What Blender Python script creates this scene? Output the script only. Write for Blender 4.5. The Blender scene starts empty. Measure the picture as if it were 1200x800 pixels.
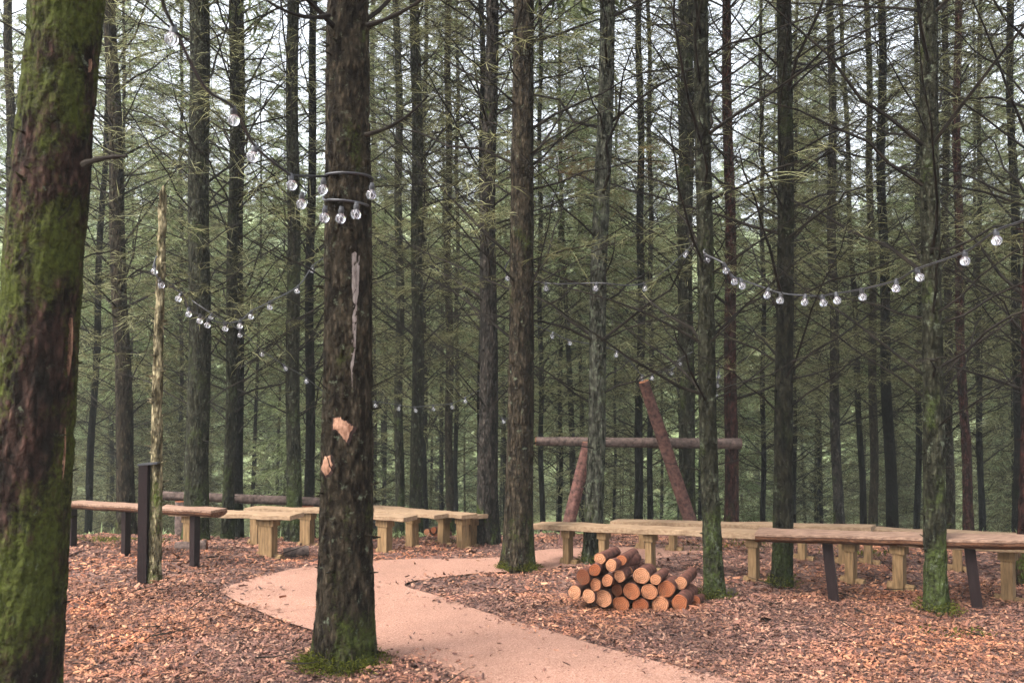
import bpy, math, random
import numpy as np
random.seed(7); RNG = np.random.default_rng(7)
R = math.radians
S = bpy.context.scene; COL = S.collection
CAMZ = 1.40; PITCH = R(1.72); FPX = 1000.0

# ------------------------------------------------------------------ geometry of the view
def ray(px, py):
    u = (px - 600) / FPX; v = (400 - py) / FPX
    return np.array([u, math.cos(PITCH) - v * math.sin(PITCH), math.sin(PITCH) + v * math.cos(PITCH)])
def at(px, py, d):
    r = ray(px, py); t = d / r[1]
    return np.array([r[0] * t, d, CAMZ + r[2] * t])
GY = np.array([-30, 0, 3, 4, 5, 6, 7, 8, 9, 11, 14, 20, 30, 42, 55, 70, 100, 150, 230, 400], float)
GZ = np.array([-1.2, -1.34, -1.36, -1.37, -1.42, -1.48, -1.545, -1.64, -1.80, -2.25, -3.0, -4.8, -7.2, -9.0, -8.6, -4.5, 5, 24, 40, 60], float) + CAMZ
def G(x, y):
    x = np.asarray(x, float); y = np.asarray(y, float)
    z = np.interp(y, GY, GZ)
    k = np.clip((y - 9) / 20, 0, 1)
    z = z + 0.025 * np.sin(x * 0.9 + y * 0.7) * (1 - k) + k * (0.5 * np.sin(x * 0.13 + 1) + 0.4 * np.sin(y * 0.21 + x * 0.07))
    far = np.clip((y - 60) / 60, 0, 1)
    z = z + far * (3.0 * np.sin(x * 0.03 + 2.2) - 0.02 * x)
    return z
def foot(px, py):
    r = ray(px, py)
    y = 2.0
    while y < 40:
        t = y / r[1]; p = np.array([r[0] * t, y, CAMZ + r[2] * t])
        if p[2] <= float(G(p[0], p[1])): 
            p[2] = float(G(p[0], p[1])); return p
        y += 0.01
    raise ValueError((px, py))

def vnoise(P, seed=0):
    P = np.asarray(P, float); I = np.floor(P).astype(np.int64); F = P - I; F = F * F * (3 - 2 * F)
    def h(i, j, k):
        n = (i * 73856093) ^ (j * 19349663) ^ (k * 83492791) ^ (seed * 2654435761 & 0xffffffff)
        n = (n ^ (n >> 13)) * 1274126177 & 0x7fffffff
        n = (n ^ (n >> 16)) & 0xffffff
        return n / 0xffffff
    x, y, z = I[..., 0], I[..., 1], I[..., 2]; fx, fy, fz = F[..., 0], F[..., 1], F[..., 2]
    a = h(x, y, z) * (1 - fx) + h(x + 1, y, z) * fx; b = h(x, y + 1, z) * (1 - fx) + h(x + 1, y + 1, z) * fx
    c = h(x, y, z + 1) * (1 - fx) + h(x + 1, y, z + 1) * fx; d = h(x, y + 1, z + 1) * (1 - fx) + h(x + 1, y + 1, z + 1) * fx
    return ((a * (1 - fy) + b * fy) * (1 - fz) + (c * (1 - fy) + d * fy) * fz)
def fbm(P, o=3, seed=0):
    s = 0; a = 0.5; P = np.asarray(P, float)
    for i in range(o):
        s = s + a * (vnoise(P * (2 ** i), seed + i) - 0.5); a *= 0.5
    return s

# ------------------------------------------------------------------ mesh buffers
class Buf:
    def __init__(s): s.v = []; s.f4 = []; s.f3 = []; s.n = 0; s.m4 = []; s.m3 = []
    def add(s, V, F, mi=0):
        V = np.asarray(V, float).reshape(-1, 3); F = np.asarray(F, np.int64)
        if F.shape[1] == 4: s.f4.append(F + s.n); s.m4.append(np.full(len(F), mi))
        else: s.f3.append(F + s.n); s.m3.append(np.full(len(F), mi))
        s.v.append(V); s.n += len(V)
    def tube(s, P, rad, sides=6, caps=True, mi=0, cap_mi=None):
        P = np.asarray(P, float); n = len(P); rad = np.broadcast_to(np.asarray(rad, float), (n,))
        T = np.gradient(P, axis=0); T /= np.linalg.norm(T, axis=1)[:, None] + 1e-9
        ref = np.array([0, 0, 1.0]) if abs(T[0][2]) < 0.9 else np.array([1.0, 0, 0])
        A = np.cross(T, ref); A /= np.linalg.norm(A, axis=1)[:, None] + 1e-9; B = np.cross(T, A)
        th = np.arange(sides) * 2 * math.pi / sides
        V = P[:, None, :] + rad[:, None, None] * (np.cos(th)[None, :, None] * A[:, None, :] + np.sin(th)[None, :, None] * B[:, None, :])
        i = np.arange(n - 1)[:, None] * sides; j = np.arange(sides)[None, :]; k = (j + 1) % sides
        F = np.stack([i + j, i + k, i + sides + k, i + sides + j], -1).reshape(-1, 4)
        s.add(V, F, mi)
        if caps:
            for e, ring in ((0, V[0]), (1, V[-1])):
                c = P[0] if e == 0 else P[-1]
                VV = np.vstack([ring, c]); t = np.arange(sides); 
                FF = np.stack([t, (t + 1) % sides, np.full(sides, sides)], -1)
                if e == 0: FF = FF[:, ::-1]
                s.add(VV, FF, mi if cap_mi is None else cap_mi)
    def box(s, c, ax, hs, mi=0, top=1.0):
        c = np.asarray(c, float); ax = [np.asarray(a, float) for a in ax]; V = []
        for k in (-1, 1):
            q = top if k == 1 else 1.0
            for (i, j) in ((-1, -1), (1, -1), (1, 1), (-1, 1)):
                V.append(c + ax[0] * hs[0] * i * q + ax[1] * hs[1] * j * q + ax[2] * hs[2] * k)
        s.add(V, [[0, 3, 2, 1], [4, 5, 6, 7], [0, 1, 5, 4], [1, 2, 6, 5], [2, 3, 7, 6], [3, 0, 4, 7]], mi)
    def sticks(s, P, D, L, r, droop, sides=3, segs=3, mi=0):
        """batch of tapered bent twigs; P (N,3) D unit (N,3)"""
        N = len(P)
        if N == 0: return
        t = np.linspace(0, 1, segs + 1)
        C = P[:, None, :] + D[:, None, :] * (L[:, None] * t)[..., None]
        C[..., 2] += (droop * L)[:, None] * t[None, :] ** 2
        A = np.cross(D, np.array([0.13, 0.21, 0.97])); A /= np.linalg.norm(A, axis=1)[:, None] + 1e-9; B = np.cross(D, A)
        th = np.arange(sides) * 2 * math.pi / sides
        rad = r[:, None] * (1 - 0.8 * t[None, :])
        V = C[:, :, None, :] + rad[..., None, None] * (np.cos(th)[:, None] * A[:, None, None, :] + np.sin(th)[:, None] * B[:, None, None, :])
        base = (np.arange(N) * (segs + 1) * sides)[:, None, None]; i = (np.arange(segs) * sides)[None, :, None]; j = np.arange(sides)[None, None, :]; k = (j + 1) % sides
        F = np.stack([base + i + j, base + i + k, base + i + sides + k, base + i + sides + j], -1).reshape(-1, 4)
        s.add(V, F, mi)
    def ribbons(s, P, D, L, W, droop, roll, mi=0):
        N = len(P)
        if N == 0: return
        A = np.cross(D, np.array([0.13, 0.21, 0.97])); A /= np.linalg.norm(A, axis=1)[:, None] + 1e-9; B = np.cross(D, A)
        X = A * np.cos(roll)[:, None] + B * np.sin(roll)[:, None]
        t = np.array([0, 0.5, 1.0]); w = np.array([0.45, 1.0, 0.12])
        C = P[:, None, :] + D[:, None, :] * (L[:, None] * t)[..., None]
        C[..., 2] += (droop * L)[:, None] * t[None, :] ** 2
        o = X[:, None, :] * (W[:, None] * w * 0.5)[..., None]
        V = np.stack([C - o, C + o], 2)
        b = (np.arange(N) * 6)[:, None]; q = np.array([[0, 1, 3, 2], [2, 3, 5, 4]])
        F = (b[:, :, None] + q[None]).reshape(-1, 4)
        s.add(V, F, mi)
    def mesh(s, name, mats, smooth=False, origin=None):
        V = np.vstack(s.v)
        if origin is not None: V = V - np.asarray(origin, float)
        F4 = np.vstack(s.f4) if s.f4 else np.zeros((0, 4), np.int64); F3 = np.vstack(s.f3) if s.f3 else np.zeros((0, 3), np.int64)
        me = bpy.data.meshes.new(name); me.vertices.add(len(V)); me.vertices.foreach_set('co', V.astype(np.float32).ravel())
        loops = np.concatenate([F4.ravel(), F3.ravel()]); me.loops.add(len(loops)); me.loops.foreach_set('vertex_index', loops.astype(np.int32))
        n4, n3 = len(F4), len(F3); me.polygons.add(n4 + n3)
        st = np.concatenate([np.arange(n4) * 4, n4 * 4 + np.arange(n3) * 3]); me.polygons.foreach_set('loop_start', st.astype(np.int32))
        mi = np.concatenate((s.m4 or [np.zeros(0)]) + (s.m3 or [np.zeros(0)])) if (s.m4 or s.m3) else np.zeros(0)
        me.polygons.foreach_set('material_index', mi.astype(np.int32))
        me.polygons.foreach_set('use_smooth', np.full(n4 + n3, smooth))
        me.update(calc_edges=True); me.validate()
        for m in (mats if isinstance(mats, (list, tuple)) else [mats]): me.materials.append(m)
        return me
class SepBuf:
    def __init__(s): s.items = []
    def tube(s, *a, **k): q = Buf(); q.tube(*a, **k); s.items.append(q)
    def sticks(s, *a, **k): pass
def link(name, me, parent=None, loc=(0, 0, 0)):
    o = bpy.data.objects.new(name, me); COL.objects.link(o); o.parent = parent; o.location = loc; return o
def tag(o, label=None, cat=None, group=None, kind=None):
    if label: o['label'] = label
    if cat: o['category'] = cat
    if group: o['group'] = group
    if kind: o['kind'] = kind
    return o
def thing(name, label, cat, loc, group=None):
    o = bpy.data.objects.new(name, None); COL.objects.link(o); o.location = [float(c) for c in loc]; o.empty_display_size = 0.1
    return tag(o, label, cat, group)
def part(name, buf, mats, parent, smooth=False):
    return link(name, buf.mesh(name, mats, smooth, origin=parent.location if parent.parent is None else None), parent)

# ------------------------------------------------------------------ materials
def mat(name):
    m = bpy.data.materials.new(name); m.use_nodes = True; nt = m.node_tree; nt.nodes.clear()
    out = nt.nodes.new('ShaderNodeOutputMaterial'); return m, nt, out
def nd(nt, t, **kw):
    n = nt.nodes.new(t)
    for k, v in kw.items():
        if k in n.inputs.keys() if isinstance(k, str) else False: n.inputs[k].default_value = v
        else: setattr(n, k, v)
    return n
def ramp(nt, src, stops, interp='LINEAR'):
    r = nt.nodes.new('ShaderNodeValToRGB'); r.color_ramp.interpolation = interp
    e = r.color_ramp.elements
    while len(e) < len(stops): e.new(0.5)
    for i, (p, c) in enumerate(stops):
        e[i].position = p; e[i].color = (*c, 1) if len(c) == 3 else c
    nt.links.new(src, r.inputs[0]); return r.outputs[0]
def noise(nt, scale, detail=4, rough=0.6, vec=None, mapping=None, obj=True):
    n = nt.nodes.new('ShaderNodeTexNoise'); n.inputs['Scale'].default_value = scale; n.inputs['Detail'].default_value = detail; n.inputs['Roughness'].default_value = rough
    if vec is None:
        tc = nt.nodes.new('ShaderNodeTexCoord'); vec = tc.outputs['Object']
    if mapping:
        mp = nt.nodes.new('ShaderNodeMapping'); mp.inputs['Scale'].default_value = mapping
        if len(mapping) > 3: pass
        nt.links.new(vec, mp.inputs[0]); vec = mp.outputs[0]
    nt.links.new(vec, n.inputs['Vector']); return n
def mix(nt, fac, a, b, blend='MIX'):
    m = nt.nodes.new('ShaderNodeMix'); m.data_type = 'RGBA'; m.blend_type = blend
    for i, s in ((0, fac), (6, a), (7, b)):
        if isinstance(s, (int, float)): m.inputs[i].default_value = s
        elif isinstance(s, tuple): m.inputs[i].default_value = (*s, 1)
        else: nt.links.new(s, m.inputs[i])
    return m.outputs[2]
def princ(nt, out, col, rough=0.85, bump=None, bstr=0.5, bdist=0.01, **kw):
    p = nt.nodes.new('ShaderNodeBsdfPrincipled')
    if isinstance(col, tuple): p.inputs['Base Color'].default_value = (*col, 1)
    else: nt.links.new(col, p.inputs['Base Color'])
    p.inputs['Roughness'].default_value = rough; p.inputs['Specular IOR Level'].default_value = kw.get('spec', 0.3)
    if bump is not None:
        b = nt.nodes.new('ShaderNodeBump'); b.inputs['Strength'].default_value = bstr; b.inputs['Distance'].default_value = bdist
        nt.links.new(bump, b.inputs['Height']); nt.links.new(b.outputs[0], p.inputs['Normal'])
    nt.links.new(p.outputs[0], out.inputs[0]); return p

def bark_mat(name, dark, light, moss=0.5, mosscol=(0.05, 0.07, 0.012), lichen=0.3, moss_low=True, scale=1.0):
    m, nt, out = mat(name)
    tc = nt.nodes.new('ShaderNodeTexCoord'); oi = nt.nodes.new('ShaderNodeObjectInfo')
    v = nt.nodes.new('ShaderNodeVectorMath'); v.operation = 'ADD'; nt.links.new(tc.outputs['Object'], v.inputs[0]); nt.links.new(oi.outputs['Location'], v.inputs[1])
    vec = v.outputs[0]
    n1 = noise(nt, 26 * scale, 5, 0.65, vec, (1, 1, 0.32)); n2 = noise(nt, 5 * scale, 4, 0.6, vec, (1, 1, 0.6))
    vo = nt.nodes.new('ShaderNodeTexVoronoi'); vo.inputs['Scale'].default_value = 45 * scale
    mp = nt.nodes.new('ShaderNodeMapping'); mp.inputs['Scale'].default_value = (1, 1, 0.4); nt.links.new(vec, mp.inputs[0]); nt.links.new(mp.outputs[0], vo.inputs['Vector'])
    c = ramp(nt, n1.outputs[0], [(0.42, dark), (0.62, light)])
    c = mix(nt, 0.8, c, ramp(nt, vo.outputs['Distance'], [(0.05, (1.25, 1.25, 1.25)), (0.45, (0.25, 0.25, 0.25))]), 'MULTIPLY')
    # moss, denser near the ground
    sx = nt.nodes.new('ShaderNodeSeparateXYZ'); nt.links.new(tc.outputs['Object'], sx.inputs[0])
    mr = nt.nodes.new('ShaderNodeMapRange'); mr.inputs[1].default_value = 0.0; mr.inputs[2].default_value = 1.0; mr.inputs[3].default_value = 0.16 if moss_low else 0.0; mr.inputs[4].default_value = 0.0
    nt.links.new(sx.outputs['Z'], mr.inputs[0])
    ad = nt.nodes.new('ShaderNodeMath'); ad.operation = 'ADD'; nt.links.new(n2.outputs[0], ad.inputs[0]); nt.links.new(mr.outputs[0], ad.inputs[1])
    n3 = noise(nt, 60 * scale, 3, 0.7, vec)
    a2 = nt.nodes.new('ShaderNodeMath'); a2.operation = 'MULTIPLY_ADD'; a2.inputs[1].default_value = 0.35; nt.links.new(n3.outputs[0], a2.inputs[0]); nt.links.new(ad.outputs[0], a2.inputs[2])
    th = 1.0 - 0.40 * moss
    mk = ramp(nt, a2.outputs[0], [(th - 0.05, (0, 0, 0)), (th + 0.09, (1, 1, 1))])
    mcol = ramp(nt, n3.outputs[0], [(0.3, tuple(x * 0.55 for x in mosscol)), (0.7, tuple(x * 1.7 for x in mosscol))])
    c = mix(nt, mk, c, mcol)
    n4 = noise(nt, 17 * scale, 5, 0.75, vec)
    lk = ramp(nt, n4.outputs[0], [(0.70 - 0.12 * lichen, (0, 0, 0)), (0.76 - 0.10 * lichen, (1, 1, 1))])
    c = mix(nt, lk, c, (0.15, 0.17, 0.12))
    b0 = nt.nodes.new('ShaderNodeMath'); b0.operation = 'MULTIPLY_ADD'; b0.inputs[1].default_value = -0.8
    nt.links.new(vo.outputs['Distance'], b0.inputs[0]); nt.links.new(n1.outputs[0], b0.inputs[2])
    bm = nt.nodes.new('ShaderNodeMath'); bm.operation = 'MULTIPLY_ADD'; bm.inputs[1].default_value = 0.6
    nt.links.new(n3.outputs[0], bm.inputs[0]); nt.links.new(b0.outputs[0], bm.inputs[2])
    c = mix(nt, 1.0, c, (0.60, 0.60, 0.56), 'MULTIPLY')
    princ(nt, out, c, 0.9, bm.outputs[0], 1.0, 0.03, spec=0.08); return m

def plain_noise(name, a, b, scale=20, rough=0.8, bstr=0.3, mapping=None, island=False, bdist=0.004, spec=0.12):
    m, nt, out = mat(name); n = noise(nt, scale, 4, 0.6, None, mapping)
    c = ramp(nt, n.outputs[0], [(0.3, a), (0.7, b)])
    if island:
        g = nt.nodes.new('ShaderNodeNewGeometry'); c = mix(nt, 1.0, c, ramp(nt, g.outputs['Random Per Island'], [(0, (0.5, 0.5, 0.5)), (1, (1.5, 1.5, 1.5))]), 'MULTIPLY')
    princ(nt, out, c, rough, n.outputs[0], bstr, bdist, spec=spec); return m

def leaf_mat(name, cols, trans=0.35):
    m, nt, out = mat(name)
    g = nt.nodes.new('ShaderNodeNewGeometry'); oi = nt.nodes.new('ShaderNodeObjectInfo')
    c = ramp(nt, g.outputs['Random Per Island'], cols)
    c2 = mix(nt, 1.0, c, ramp(nt, oi.outputs['Random'], [(0, (0.7, 0.7, 0.62)), (1, (1.2, 1.25, 1.2))]), 'MULTIPLY')
    d = nt.nodes.new('ShaderNodeBsdfDiffuse'); t = nt.nodes.new('ShaderNodeBsdfTranslucent'); mx = nt.nodes.new('ShaderNodeMixShader'); mx.inputs[0].default_value = trans
    nt.links.new(c2, d.inputs[0]); nt.links.new(c2, t.inputs[0]); nt.links.new(d.outputs[0], mx.inputs[1]); nt.links.new(t.outputs[0], mx.inputs[2]); nt.links.new(mx.outputs[0], out.inputs[0]); return m

M = {}
M['bark_brown'] = bark_mat('bark_brown', (0.025, 0.017, 0.011), (0.127, 0.098, 0.067), 0.36, (0.046, 0.057, 0.014), lichen=0.8)
M['bark_lichen'] = bark_mat('bark_lichen', (0.04, 0.04, 0.03), (0.24, 0.24, 0.19), 0.45, (0.05, 0.062, 0.02), 1.2)
M['bark_mossy'] = bark_mat('bark_mossy', (0.026, 0.019, 0.015), (0.112, 0.060, 0.048), 0.86, (0.050, 0.058, 0.013), 0.5, False, 0.9)
M['bark_green'] = bark_mat('bark_green', (0.024, 0.022, 0.013), (0.10, 0.098, 0.065), 0.50, (0.045, 0.058, 0.018), 1.0)
M['bark_dark'] = bark_mat('bark_dark', (0.003, 0.002, 0.002), (0.017, 0.014, 0.010), 0.4, (0.007, 0.010, 0.003), 0.2)
M['bark_red'] = bark_mat('bark_red', (0.03, 0.012, 0.011), (0.17, 0.07, 0.06), 0.2, lichen=0.15)
M['bark_grey'] = bark_mat('bark_grey', (0.025, 0.022, 0.02), (0.12, 0.10, 0.088), 0.35, lichen=0.3)
M['bark_pale'] = bark_mat('bark_pale', (0.12, 0.095, 0.05), (0.95, 0.80, 0.50), 0.35, (0.10, 0.12, 0.03), 0.3)
M['dead_twig'] = plain_noise('dead_twig', (0.004, 0.003, 0.003), (0.022, 0.017, 0.012), 9, 0.9, 0.2)
M['dead_twig_pale'] = plain_noise('dead_twig_pale', (0.036, 0.033, 0.021), (0.102, 0.096, 0.060), 5, 0.9, 0.2)
M['needles_dry'] = leaf_mat('needles_dry', [(0.0, (0.020, 0.016, 0.007)), (0.4, (0.094, 0.086, 0.044)), (0.75, (0.213, 0.203, 0.104)), (1.0, (0.363, 0.355, 0.210))], 0.5)
M['needles'] = leaf_mat('needles', [(0.0, (0.026, 0.032, 0.012)), (0.45, (0.143, 0.169, 0.073)), (1.0, (0.427, 0.495, 0.270))], 0.5)
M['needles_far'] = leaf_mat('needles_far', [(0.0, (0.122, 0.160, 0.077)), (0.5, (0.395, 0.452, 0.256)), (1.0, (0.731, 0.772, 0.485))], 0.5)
M['needles_orange'] = leaf_mat('needles_orange', [(0.0, (0.048, 0.030, 0.012)), (1.0, (0.204, 0.144, 0.072))], 0.3)
M['moss'] = leaf_mat('moss', [(0.0, (0.027, 0.030, 0.006)), (1.0, (0.126, 0.129, 0.024))], 0.3)
M['wood_new'] = plain_noise('wood_new', (0.123, 0.075, 0.044), (0.258, 0.179, 0.112), 7, 0.75, 0.35, (1.5, 9, 9))
M['wood_post'] = plain_noise('wood_post', (0.080, 0.048, 0.022), (0.202, 0.126, 0.062), 7, 0.75, 0.4, (9, 9, 1.2))
M['wood_old'] = plain_noise('wood_old', (0.072, 0.040, 0.029), (0.274, 0.174, 0.121), 8, 0.8, 0.5, (1.5, 9, 9))
M['wood_rough'] = plain_noise('wood_rough', (0.027, 0.012, 0.007), (0.126, 0.058, 0.032), 10, 0.9, 0.8, (1.5, 8, 8), bdist=0.01)
M['post_dark'] = plain_noise('post_dark', (0.006, 0.003, 0.003), (0.015, 0.008, 0.008), 12, 0.7, 0.3, (8, 8, 1.5))
M['torn_wood'] = plain_noise('torn_wood', (0.12, 0.052, 0.03), (0.40, 0.23, 0.15), 30, 0.85, 0.8, (4, 4, 1))
M['bark_lip'] = plain_noise('bark_lip', (0.012, 0.008, 0.007), (0.05, 0.03, 0.025), 30, 0.95, 0.8)
M['bark_night'] = bark_mat('bark_night', (0.014, 0.013, 0.009), (0.065, 0.06, 0.04), 0.5, (0.028, 0.036, 0.012), 0.7)
M['resin'] = plain_noise('resin', (0.067, 0.046, 0.038), (0.231, 0.197, 0.176), 30, 0.5, 0.6, (4, 4, 0.8))
M['log_bark'] = plain_noise('log_bark', (0.021, 0.009, 0.007), (0.134, 0.056, 0.041), 22, 0.9, 0.8, None, bdist=0.006)
M['pole_bark'] = plain_noise('pole_bark', (0.022, 0.015, 0.013), (0.125, 0.088, 0.074), 24, 0.95, 0.9, None, bdist=0.008)
M['pole_red'] = plain_noise('pole_red', (0.016, 0.008, 0.007), (0.125, 0.062, 0.050), 24, 0.95, 0.9, None, bdist=0.008)
M['black'] = plain_noise('black_rubber', (0.012, 0.012, 0.014), (0.03, 0.03, 0.034), 30, 0.4, 0.1, spec=0.6)
# cut log faces: rings + saw marks, tinted per log
def cut_mat():
    m, nt, out = mat('log_cut'); tc = nt.nodes.new('ShaderNodeTexCoord'); oi = nt.nodes.new('ShaderNodeObjectInfo')
    w = nt.nodes.new('ShaderNodeTexWave'); w.wave_type = 'RINGS'; w.rings_direction = 'Y'; w.inputs['Scale'].default_value = 32; w.inputs['Distortion'].default_value = 2.5; w.inputs['Detail'].default_value = 3
    nt.links.new(tc.outputs['Object'], w.inputs['Vector'])
    n = noise(nt, 40, 4, 0.7, tc.outputs['Object'])
    c = ramp(nt, oi.outputs['Random'], [(0, (0.10, 0.038, 0.02)), (0.25, (0.22, 0.07, 0.03)), (0.6, (0.34, 0.13, 0.06)), (1, (0.44, 0.23, 0.13))])
    c = mix(nt, 0.85, c, ramp(nt, w.outputs['Color'], [(0.2, (0.45, 0.36, 0.3)), (0.8, (0.95, 0.9, 0.9))]), 'MULTIPLY')
    c = mix(nt, 0.6, c, ramp(nt, n.outputs[0], [(0.35, (0.5, 0.38, 0.3)), (0.6, (1, 1, 1))]), 'MULTIPLY')
    n6 = noise(nt, 14, 5, 0.75, tc.outputs['Object']); c = mix(nt, ramp(nt, n6.outputs[0], [(0.52, (0, 0, 0)), (0.66, (0.85, 0.85, 0.85))]), c, (0.07, 0.032, 0.018))
    princ(nt, out, c, 0.85, n.outputs[0], 0.5, 0.004, spec=0.1); return m
M['cut'] = cut_mat()
def glass_mat():
    m, nt, out = mat('bulb_glass'); g = nt.nodes.new('ShaderNodeBsdfGlass'); g.inputs['IOR'].default_value = 1.45; g.inputs['Roughness'].default_value = 0.02; g.inputs['Color'].default_value = (0.97, 0.97, 1, 1)
    dd = nt.nodes.new('ShaderNodeBsdfDiffuse'); dd.inputs[0].default_value = (0.5, 0.5, 0.56, 1); mx = nt.nodes.new('ShaderNodeMixShader'); mx.inputs[0].default_value = 0.10; nt.links.new(g.outputs[0], mx.inputs[1]); nt.links.new(dd.outputs[0], mx.inputs[2]); nt.links.new(mx.outputs[0], out.inputs[0]); return m
M['glass'] = glass_mat()
def metal_mat():
    m, nt, out = mat('bulb_filament'); princ(nt, out, (0.75, 0.72, 0.68), 0.4, spec=0.6); return m
M['filament'] = metal_mat()
def chip_mat():
    m, nt, out = mat('bark_chips'); g = nt.nodes.new('ShaderNodeNewGeometry'); tc = nt.nodes.new('ShaderNodeTexCoord')
    c = ramp(nt, g.outputs['Random Per Island'], [(0, (0.025, 0.010, 0.008)), (0.25, (0.087, 0.038, 0.028)), (0.6, (0.165, 0.077, 0.054)), (0.85, (0.239, 0.120, 0.076)), (1, (0.313, 0.185, 0.125))])
    n = noise(nt, 0.55, 4, 0.6, tc.outputs['Object'])
    c = mix(nt, ramp(nt, n.outputs[0], [(0.44, (0, 0, 0)), (0.58, (0.9, 0.9, 0.9))]), c, mix(nt, 1.0, c, (1.18, 0.98, 0.72), 'MULTIPLY'))
    n7 = noise(nt, 1.7, 4, 0.65, tc.outputs['Object']); c = mix(nt, 1.0, c, ramp(nt, n7.outputs[0], [(0.36, (0.55, 0.52, 0.52)), (0.52, (1, 1, 1)), (0.68, (1.4, 1.22, 1.08))]), 'MULTIPLY')
    n2 = noise(nt, 90, 3, 0.6, tc.outputs['Object'])
    c = mix(nt, 0.5, c, ramp(nt, n2.outputs[0], [(0.35, (0.5, 0.45, 0.45)), (0.6, (1.2, 1.2, 1.2))]), 'MULTIPLY')
    princ(nt, out, c, 0.75, n2.outputs[0], 0.3, 0.003, spec=0.35); return m
M['chips'] = chip_mat()
def ground_mat():
    m, nt, out = mat('forest_floor'); tc = nt.nodes.new('ShaderNodeTexCoord')
    n = noise(nt, 38, 5, 0.7, tc.outputs['Object']); v = nt.nodes.new('ShaderNodeTexVoronoi'); v.inputs['Scale'].default_value = 36; nt.links.new(tc.outputs['Object'], v.inputs['Vector'])
    c = ramp(nt, v.outputs['Color'], [(0.1, (0.042, 0.021, 0.017)), (0.6, (0.120, 0.066, 0.054)), (0.9, (0.204, 0.120, 0.090))])
    c = mix(nt, 0.7, c, ramp(nt, n.outputs[0], [(0.35, (0.3, 0.3, 0.3)), (0.6, (1, 1, 1))]), 'MULTIPLY')
    sx = nt.nodes.new('ShaderNodeSeparateXYZ'); nt.links.new(tc.outputs['Object'], sx.inputs[0])
    mr = nt.nodes.new('ShaderNodeMapRange'); mr.inputs[1].default_value = 9.0; mr.inputs[2].default_value = 11.5; nt.links.new(sx.outputs['Y'], mr.inputs[0])
    n2 = noise(nt, 1.6, 5, 0.65, tc.outputs['Object'])
    gr = ramp(nt, n2.outputs[0], [(0.35, (0.045, 0.035, 0.02)), (0.5, (0.06, 0.06, 0.025)), (0.65, (0.09, 0.12, 0.04))])
    c = mix(nt, mr.outputs[0], c, gr)
    mr2 = nt.nodes.new('ShaderNodeMapRange'); mr2.inputs[1].default_value = 45; mr2.inputs[2].default_value = 65; nt.links.new(sx.outputs['Y'], mr2.inputs[0])
    n5 = noise(nt, 0.15, 6, 0.7, tc.outputs['Object'])
    c = mix(nt, mr2.outputs[0], c, ramp(nt, n5.outputs[0], [(0.35, (0.14, 0.18, 0.08)), (0.65, (0.34, 0.40, 0.20))]))
    princ(nt, out, c, 0.95, v.outputs['Distance'], 0.8, 0.015, spec=0.15); return m
def path_mat():
    m, nt, out = mat('path_gravel'); tc = nt.nodes.new('ShaderNodeTexCoord')
    n = noise(nt, 130, 4, 0.85, tc.outputs['Object']); n2 = noise(nt, 2.2, 5, 0.6, tc.outputs['Object']); n3 = noise(nt, 30, 4, 0.7, tc.outputs['Object'])
    c = ramp(nt, n.outputs[0], [(0.34, (0.121, 0.061, 0.041)), (0.5, (0.273, 0.152, 0.113)), (0.66, (0.439, 0.290, 0.227))])
    c = mix(nt, 1.0, c, ramp(nt, n2.outputs[0], [(0.3, (0.74, 0.71, 0.69)), (0.7, (0.96, 0.92, 0.90))]), 'MULTIPLY')
    c = mix(nt, ramp(nt, n3.outputs[0], [(0.68, (0, 0, 0)), (0.75, (0.5, 0.5, 0.5))]), c, (0.22, 0.11, 0.08))
    princ(nt, out, c, 0.9, n.outputs[0], 0.7, 0.006, spec=0.1); return m

# ------------------------------------------------------------------ path + ground
OUT = [(590, 830), (545, 797), (490, 777), (430, 760), (330, 727), (263, 696), (268, 688), (300, 677), (350, 666), (420, 658), (500, 655.5), (570, 654), (600, 651), (640, 644), (690, 642.5), (760, 641), (830, 640)]
INN = [(930, 830), (860, 800), (780, 779), (700, 757), (620, 733), (555, 714), (505, 697), (476, 688), (480, 683), (505, 679), (545, 674), (580, 671), (620, 669), (670, 664), (710, 659), (770, 655), (830, 652)]
def dens(L, n):
    P = np.array([foot(*p)[:2] for p in L]); P = np.vstack([P])
    d = np.r_[0, np.cumsum(np.linalg.norm(np.diff(P, axis=0), axis=1))]
    # smooth (Catmull-Rom through chord length)
    t = np.linspace(0, len(P) - 1, n); i = np.clip(t.astype(int), 0, len(P) - 2); f = (t - i)[:, None]
    p0 = P[np.maximum(i - 1, 0)]; p1 = P[i]; p2 = P[i + 1]; p3 = P[np.minimum(i + 2, len(P) - 1)]
    return 0.5 * (2 * p1 + (p2 - p0) * f + (2 * p0 - 5 * p1 + 4 * p2 - p3) * f ** 2 + (3 * p1 - p0 - 3 * p2 + p3) * f ** 3)
eo = dens(OUT, 170); ei = dens(INN, 170)
# carry the path on towards and past the viewer
w0 = eo[0] - np.array([-0.9, 0.8]) * 0; 
for k in range(12):
    eo = np.vstack([eo[0] + np.array([0.32, -0.35]), eo]); ei = np.vstack([ei[0] + np.array([0.32, -0.35]), ei])
wob = lambda P, s: P + 0.05 * np.stack([fbm(np.c_[P * 3.1, np.full(len(P), s)], 3, s), fbm(np.c_[P * 3.1, np.full(len(P), s + 9)], 3, s + 4)], 1)
eo = wob(eo, 3); ei = wob(ei, 5)
POLY = np.vstack([eo, ei[::-1]])
def inside(P):
    x, y = P[:, 0], P[:, 1]; r = np.zeros(len(P), bool); a = POLY; b = np.roll(POLY, 1, axis=0)
    for (x1, y1), (x2, y2) in zip(a, b):
        c = ((y1 > y) != (y2 > y)); 
        if c.any(): r ^= c & (x < (x2 - x1) * (y - y1) / (y2 - y1 + 1e-12) + x1)
    return r
tt = np.linspace(0, 1, 26)[:, None, None]
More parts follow.
